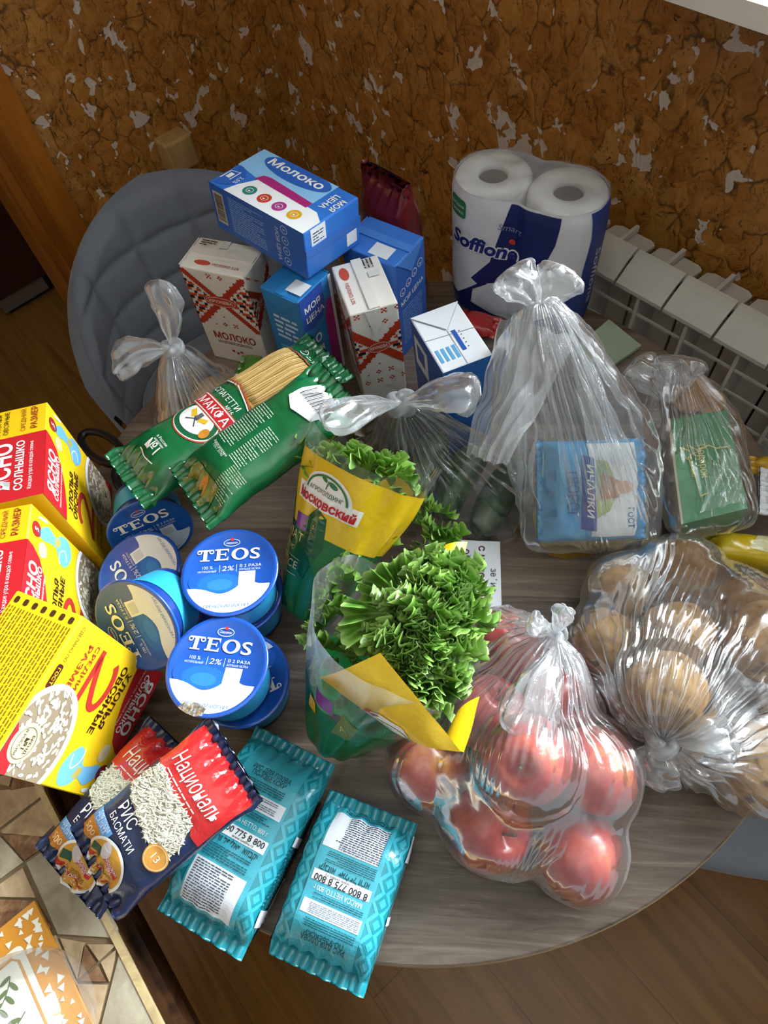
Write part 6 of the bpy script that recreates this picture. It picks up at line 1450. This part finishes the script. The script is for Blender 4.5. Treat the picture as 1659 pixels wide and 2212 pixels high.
# yellow foam tray under the cheese bag
tz = TZ + .022; py = [(1150, 1120), (1160, 1165), (1185, 1188), (1225, 1196), (1300, 1185), (1400, 1165), (1400, 1060), (1160, 1060)]
t = thing('yellow_tray', 'yellow card tray with rounded corner under the cheese bag', 'tray', P(1280, 1130, TZ)); pts = [P(x, y, tz) for x, y in py]
a = sum((pts[i].x * pts[(i + 1) % len(pts)].y - pts[(i + 1) % len(pts)].x * pts[i].y) for i in range(len(pts))); pts = pts if a > 0 else pts[::-1]
m = MB(); m.prism(pts, (0, 0, .0025)); m.build('tray_rim', flat('#d9b528', .45), t)
ctr = sum(pts, Vector()) / len(pts); m = MB(); m.prism([ctr + (p - ctr) * .88 - Vector((0, 0, tz - TZ - .0005)) for p in pts], (0, 0, tz - TZ)); m.build('tray_body', flat('#b8902a', .5), t)

# white zephyr box
A, B, C, D = P(962, 1165, .785), P(1080, 1170, .785), P(1084, 1330, .785), P(954, 1330, .785)
t = thing('marshmallow_box', 'white printed box lying between the lettuce and the dark gap', 'box', P(1020, 1240, TZ)); m = MB()
top = [A, D, C, B]
m.hexa([v - Vector((0, 0, .0345)) for v in top] + top); m.build('carton', flat('#dfe3ea', .4), t)
e1 = (D - A).normalized(); e2 = (B - A).normalized(); SZ = lambda x, y: (A + e1 * x + e2 * y, Vector((0, 0, 1)))
pr = Print(SZ); LL, WW = (D - A).length, (B - A).length
pr.text('с кусочками', LL * .5, WW * .62, .0088, '#5b2a22', w=LL * .86, bold=.015); pr.text('зефир', LL * .52, WW * .84, .0072, '#3b3f4a', w=LL * .30); pr.text('орехов', LL * .35, WW * .34, .0088, '#5b4a42', w=LL * .45, bold=.01); pr.build('lettering', t)
m = MB(); bq = [P(1080, 1150, TZ + .001), P(1085, 1335, TZ + .001)]; 

# ---------------------------------------------------------------- lettuce in printed sleeves
def leaf_mesh(c, nrm, up, r, seed, sp=1.5, nr=11, nt=150, cup=.22):
    nrm = Vector(nrm).normalized(); up = Vector(up); up = (up - nrm * up.dot(nrm)).normalized(); sd_ = up.cross(nrm); v = []; f = []; at = []
    ph = [random.uniform(0, 6.28) for _ in range(6)]
    for i in range(nr + 1):
        q = i / nr; e = sm((q - .30) / .70); e2 = sm((q - .6) / .4)
        for j in range(nt + 1):
            th = (j / nt * 2 - 1) * sp; w1 = 21 * th + ph[1] + 1.5 * math.sin(4 * th + ph[5]); fr_ = .13 * math.sin(6 * th + ph[0]) * e + .19 * math.sin(w1) * e + .05 * math.sin(43 * th + ph[2]) * e2
            rr = r * q * (.95 + .07 * math.sin(5 * th + ph[3]) * e + .035 * math.sin(39 * th + ph[4]) * e2); a_ = th + .05 * math.cos(w1) * e2
            p = up * (rr * math.cos(a_)) + sd_ * (rr * math.sin(a_)) + nrm * (r * (fr_ + cup * q * q)); v.append(Vector(c) + p - up * r * .40); at.append(max(0, (q - .86) / .14) * .55 + (.20 * (1 - q) ** 2))
    n_ = nt + 1
    for i in range(nr):
        for j in range(nt): f.append((i * n_ + j, i * n_ + j + 1, (i + 1) * n_ + j + 1, (i + 1) * n_ + j))
    return v, f, at
def lettuce(label, c, ax, spots, seed):
    random.seed(seed); t = thing('lettuce_head', label, 'lettuce', c)
    for (p, nr_, up, r) in spots:
        v, f, at = leaf_mesh(p, nr_, up, r, seed); o = build('leaf', v, f, M_LEAF, t, None, True)
        a_ = o.data.attributes.new('edge', 'FLOAT', 'POINT'); a_.data.foreach_set('value', at)
    return t
class Cone:
    def __init__(s, apex, mouth, e1, r1, r2, seed=1, r0=.25): s.A, s.M = Vector(apex), Vector(mouth); s.ax = (s.M - s.A).normalized(); e1 = Vector(e1); s.e1 = (e1 - s.ax * e1.dot(s.ax)).normalized(); s.e2 = s.ax.cross(s.e1); s.r1, s.r2, s.seed, s.r0 = r1, r2, seed, r0; s.L = (s.M - s.A).length
    def S(s, ph, t):
        k = s.r0 + (1 - s.r0) * max(0, t) ** .8; d = s.e1 * (math.cos(ph) * s.r1) + s.e2 * (math.sin(ph) * s.r2); w = .004 * noise.noise(Vector((math.cos(ph) * 3, math.sin(ph) * 3, t * 3 + s.seed))) + .0012 * math.sin(9 * ph + 6 * t + s.seed); dn_ = d.normalized(); p = s.A + s.ax * (s.L * t) + d * k + dn_ * w
        p.z = max(p.z, TZ + .001); return p, dn_
    def patch(s, name, mat, parent, p0, p1, t0, t1, off=0.0, n1=40, n2=24, rim=None):
        m = MB(); rows = []
        for i in range(n2 + 1):
            row = []
            for j in range(n1 + 1):
                ph = p0 + (p1 - p0) * j / n1; tt1 = t1(ph) if callable(t1) else t1; tt0 = t0(ph) if callable(t0) else t0; p, n = s.S(ph, tt0 + (tt1 - tt0) * i / n2); row.append(p + n * off)
            rows.append(row)
        m.grid(rows); return m.build(name, mat, parent, True)
    def find(s, x, y, tr=(0, 1.05)):   # cone coordinates of the surface point nearest a pixel, camera side
        best = None
        for i in range(90):
            for j in range(40):
                ph, t = 2 * PI * i / 90, tr[0] + (tr[1] - tr[0]) * j / 39; p, n = s.S(ph, t)
                if n.dot(CAM - p) < 0: continue
                d = p - CAM; z = d.dot(CF); q = (IW / 2 + FPX * d.dot(CR) / z - x) ** 2 + (IH / 2 - FPX * d.dot(CU) / z - y) ** 2
                if best is None or q < best[0]: best = (q, ph, t)
        return best[1], best[2]
YF, GF, OLF, PUF = foil('#e8c21c', .25, bstr=.2), foil('#1d6b33', .25), foil('#6f7d2a', .3), foil('#7d3f96', .25)
# sleeve lying behind (its mouth towards the cucumbers)
k1 = Cone(P(662, 1325, .795), P(788, 1014, .905), P(890, 1060, .9) - P(600, 960, .9), .068, .046, 2, .42)
t = thing('salad_sleeve', 'yellow and green printed salad sleeve with its logo facing up', 'salad sleeve', P(680, 1200, TZ))
k1.patch('sleeve_lower', GF, t, 0, 2 * PI, 0, .56, 0, 72, 24); k1.patch('sleeve_band', YF, t, 0, 2 * PI, .56, 1.0, .0004, 72, 20)
k1.patch('clear_collar', M_FILM3, t, 0, 2 * PI, 1.0, lambda ph: 1.12 + .06 * math.sin(2 * ph + 1), .0006, 72, 6)
pa, ta_ = k1.find(705, 1068); 
def cone_print(k, ph0, t0, sgn):     # metres on the sleeve around a point; x across, y towards the mouth
    r = (k.r1 + k.r2) / 2 * (k.r0 + (1 - k.r0) * t0 ** .8); return lambda x, y: k.S(ph0 + sgn * x / r, t0 + y / k.L)
def handed(k, ph0, t0):
    a_, n_ = k.S(ph0, t0); b_, _ = k.S(ph0 + .05, t0); c_, _ = k.S(ph0, t0 + .02); return 1 if (b_ - a_).cross(c_ - a_).dot(n_) > 0 else -1
def logo(k, ph0, t0, parent, full=True, s=1.0):
    S = cone_print(k, ph0, t0, handed(k, ph0, t0)); pr = Print(S, .008)
    pr.disc(0, -.004 * s, .027 * s, .027 * s, WHT, .0010, 0, 30, 0, 180); pr.poly([(-.037 * s, -.016 * s), (.037 * s, -.016 * s), (.037 * s, .002 * s), (-.037 * s, .002 * s)], WHT, .0010); pr.ring(0, -.003 * s, .0235 * s, .0235 * s, .0022 * s, '#3d7a45', .0016, 8, 172)
    pr.text('АГРОХОЛДИНГ', 0, .0005 * s, .0045 * s, '#2f5f38', w=.036 * s, bold=.01, off=.0018); pr.text('Московский', 0, -.0135 * s, .0098 * s, '#c4232b', w=.066 * s, bold=.035, off=.0018)
    pr.stroke([(0, .007 * s), (.001 * s, .016 * s)], .0012 * s, '#3d7a45', .0018); pr.disc(-.004 * s, .016 * s, .004 * s, .002 * s, '#3d7a45', .0018, 2.6, 14); pr.disc(.006 * s, .0135 * s, .0048 * s, .0026 * s, '#3d7a45', .0018, -.4, 14)
    pr.build('logo', parent)
logo(k1, pa, ta_, t)
pb, tb_ = k1.find(635, 1170); S = cone_print(k1, pb, tb_, handed(k1, pb, tb_)); pr = Print(S, .008); pr.cutpoly = True
pr.poly([(-.045, .030), (-.03, .034), (-.012, .010), (-.006, -.05), (-.03, -.06), (-.045, -.02)], OLF, .0009); pr.poly([(-.004, .034), (.012, .036), (.014, .020), (-.002, .018)], PUF, .0011); pr.poly([(-.05, .036), (-.04, .036), (-.04, .012), (-.05, .006)], PUF, .0007); pr.poly([(.008, .030), (.022, .052), (.030, .044), (.034, .010), (.024, -.03), (.006, -.02)], foil('#175427', .25), .0010); pr.poly([(-.030, .044), (-.020, .050), (-.014, .020), (-.022, .0)], foil('#4f6a22', .3), .0013)
pr.build('leaf_print', t)
pr = Print(S, .008); pr.text('САЛАТ', -.008, .006, .0095, '#cfc98e', w=.042, off=.0016); pr.text('Фриллис', -.010, -.006, .0065, '#cfc98e', w=.030, off=.0016, shear=.2); pr.text('FRILLICE', -.004, -.024, .0085, '#cfc98e', w=.036, off=.0016); pr.stroke([(-.03, -.011), (.015, -.013)], .0006, '#cfc98e', .0016); pr.stroke([(-.03, -.030), (.015, -.031)], .0006, '#cfc98e', .0016); pr.build('lettering', t)
random.seed(5)
sp = []
for (x, y, z) in ((660, 972, .905), (700, 985, .912), (745, 990, .918), (790, 998, .918), (835, 1010, .912), (870, 1020, .905), (720, 1005, .905), (770, 1015, .905), (815, 1020, .905), (850, 1040, .90), (690, 1000, .90)):
    sp.append((P(x, y, z), Vector((random.uniform(-1, 1), random.uniform(-1, 1), .2)), k1.ax * .5 + Vector((random.uniform(-.4, .4), random.uniform(-.6, .2), 1)), random.uniform(.026, .034)))
for (x, y, z) in ((905, 1110, .86), (930, 1140, .855), (955, 1165, .85), (920, 1165, .85), (890, 1090, .862), (940, 1100, .85), (975, 1185, .842)):
    sp.append((P(x, y, z), Vector((random.uniform(-1, 1), random.uniform(-1, 1), .3)), Vector((random.uniform(-.4, .4), random.uniform(-.6, .1), 1)), random.uniform(.024, .030)))
lettuce('frilly green lettuce peeking out of the sleeve with the upright logo', k1.M, k1.ax, sp, 4)
# sleeve in front, its mouth open to the viewer
k2 = Cone(P(720, 1590, .775), P(862, 1352, .895), P(1075, 1340, .9) - P(640, 1340, .9), .085, .096, 6, .30)
t = thing('salad_sleeve', 'clear and yellow salad sleeve open towards the viewer', 'salad sleeve', P(740, 1520, TZ))
k2.patch('clear_film', m_film('sleeve_film', .10, bump=.12, scale=18), t, 0, 2 * PI, .50, lambda ph: 1.0 + .05 * math.sin(3 * ph), 0, 90, 24)
k2.patch('sleeve_lower', GF, t, 0, 2 * PI, 0.0, .52, .0002, 72, 18)
def flap(name, corners, mat, parent, n=24, bow=.006):
    A_, B_, C_, D_ = map(Vector, corners); nn = (B_ - A_).cross(D_ - A_).normalized(); nn = nn if nn.dot(CAM - A_) > 0 else -nn
    def S(u, v): p = A_.lerp(B_, u).lerp(D_.lerp(C_, u), v); return p + nn * (bow * math.sin(PI * u) + .0025 * noise.noise(p * 35)), nn
    m = MB(); m.grid([[S(i / n, j / n)[0] for j in range(n + 1)] for i in range(n + 1)]); m.grid([[S(i / n, j / n)[0] - nn * .0004 for j in range(n + 1)][::-1] for i in range(n + 1)]); return m.build(name, mat, parent, True), S, A_, B_, C_, D_
fo, FS, A_, B_, C_, D_ = flap('sleeve_band', (P(690, 1465, .915), P(822, 1410, .952), P(995, 1625, .935), P(850, 1580, .908)), YF, t)
flap('sleeve_band', (P(975, 1575, .915), P(1036, 1505, .93), P(1000, 1624, .932), P(950, 1622, .915)), YF, t)
flap('sleeve_band', (P(945, 1185, .872), P(1010, 1170, .872), P(985, 1270, .872), P(925, 1250, .872)), YF, t)
lw_, lh_ = (C_ - B_).length, (A_ - B_).length
SF = lambda x, y: FS(1 - y / lh_, x / lw_) if False else FS(1 - y / lh_, x / lw_)
pr = Print(lambda x, y: FS(y / lh_, x / lw_), .006)
pr.poly([(lw_ * .56, 0), (lw_ * .62, lh_ * .30), (lw_ * .80, lh_ * .42), (lw_ * 1.0, lh_ * .30), (lw_, 0)], WHT, .0008); pr.ring(lw_ * .92, lh_ * .02, .020, .020, .002, '#3d7a45', .0012, 40, 170); pr.text('М', lw_ * .63, lh_ * .05, .0105, '#c4232b', ang=.25, bold=.04, off=.0012); pr.text('АГР', lw_ * .84, lh_ * .05, .0052, '#2f5f38', ang=.1, bold=.01, off=.0012); pr.build('logo', fo)
pb, tb_ = k2.find(720, 1530); S = cone_print(k2, pb, max(.2, tb_ - .1), handed(k2, pb, tb_)); pr = Print(S, .008); pr.cutpoly = True
pr.poly([(-.02, .02), (.0, .024), (.004, .006), (-.016, .004)], PUF, .0012); pr.poly([(.012, .02), (.03, .012), (.03, -.014), (.01, -.02)], OLF, .0010); pr.poly([(-.03, -.004), (-.016, .0), (-.014, -.016), (-.03, -.02)], YF, .0010); pr.text('А', .020, -.004, .008, '#cfc98e', ang=.6, off=.0014); pr.build('leaf_print', t)
random.seed(9); sp = []; vw = (CAM - P(910, 1360, .93)).normalized(); cc = P(924, 1350, .915)
ex_, ey_ = axpx((860, 1365), (970, 1365), .93).normalized(), axpx((915, 1420), (915, 1300), .93).normalized()
for k in range(96):
    g_ = PI * (3 - 5 ** .5) * k; rr = math.sqrt((k + .5) / 96); x, y = rr * math.cos(g_), rr * math.sin(g_)
    sx_, sy_ = .041, .073
    ang_ = -.35; xx, yy = x * sx_ * math.cos(ang_) - y * sy_ * math.sin(ang_), x * sx_ * math.sin(ang_) + y * sy_ * math.cos(ang_)
    hgt = .030 * math.sqrt(max(0, 1 - rr * rr)); p = cc + ex_ * xx + ey_ * yy + vw * (hgt + random.uniform(-.006, .006)) - Vector((0, 0, .012 * rr))
    nr_ = vw + ex_ * (x * .45 + random.uniform(-.65, .65)) + ey_ * (y * .45 + random.uniform(-.65, .65)); q_ = random.uniform(0, 6.28); up = vw + ex_ * (x * .55 + random.uniform(-.25, .25)) + ey_ * (y * .55 + random.uniform(-.25, .25)); nr_ = ex_ * math.cos(q_) + ey_ * math.sin(q_)
    sp.append((p, nr_, up, random.uniform(.020, .030)))
for (x, y, r) in ((725, 1260, .03), (745, 1320, .032), (720, 1390, .032), (770, 1430, .034), (700, 1310, .028), (760, 1230, .03), (690, 1360, .028), (735, 1450, .032), (800, 1180, .03), (790, 1480, .032)):
    sp.append((P(x, y, .862), Vector((random.uniform(-1, 1), random.uniform(-1, 1), .2)), vw + Vector((random.uniform(-.5, .5), random.uniform(-.5, .5), 0)), r))
for (x, y, r) in ((870, 1260, .05), (880, 1490, .045), (840, 1370, .055)):
    sp.append((P(x, y, .895), vw, ex_ * -.3 + ey_ * (1 if y < 1300 else -1), r))
lettuce('big frilly green lettuce head in the open clear sleeve', cc, vw, sp, 8)
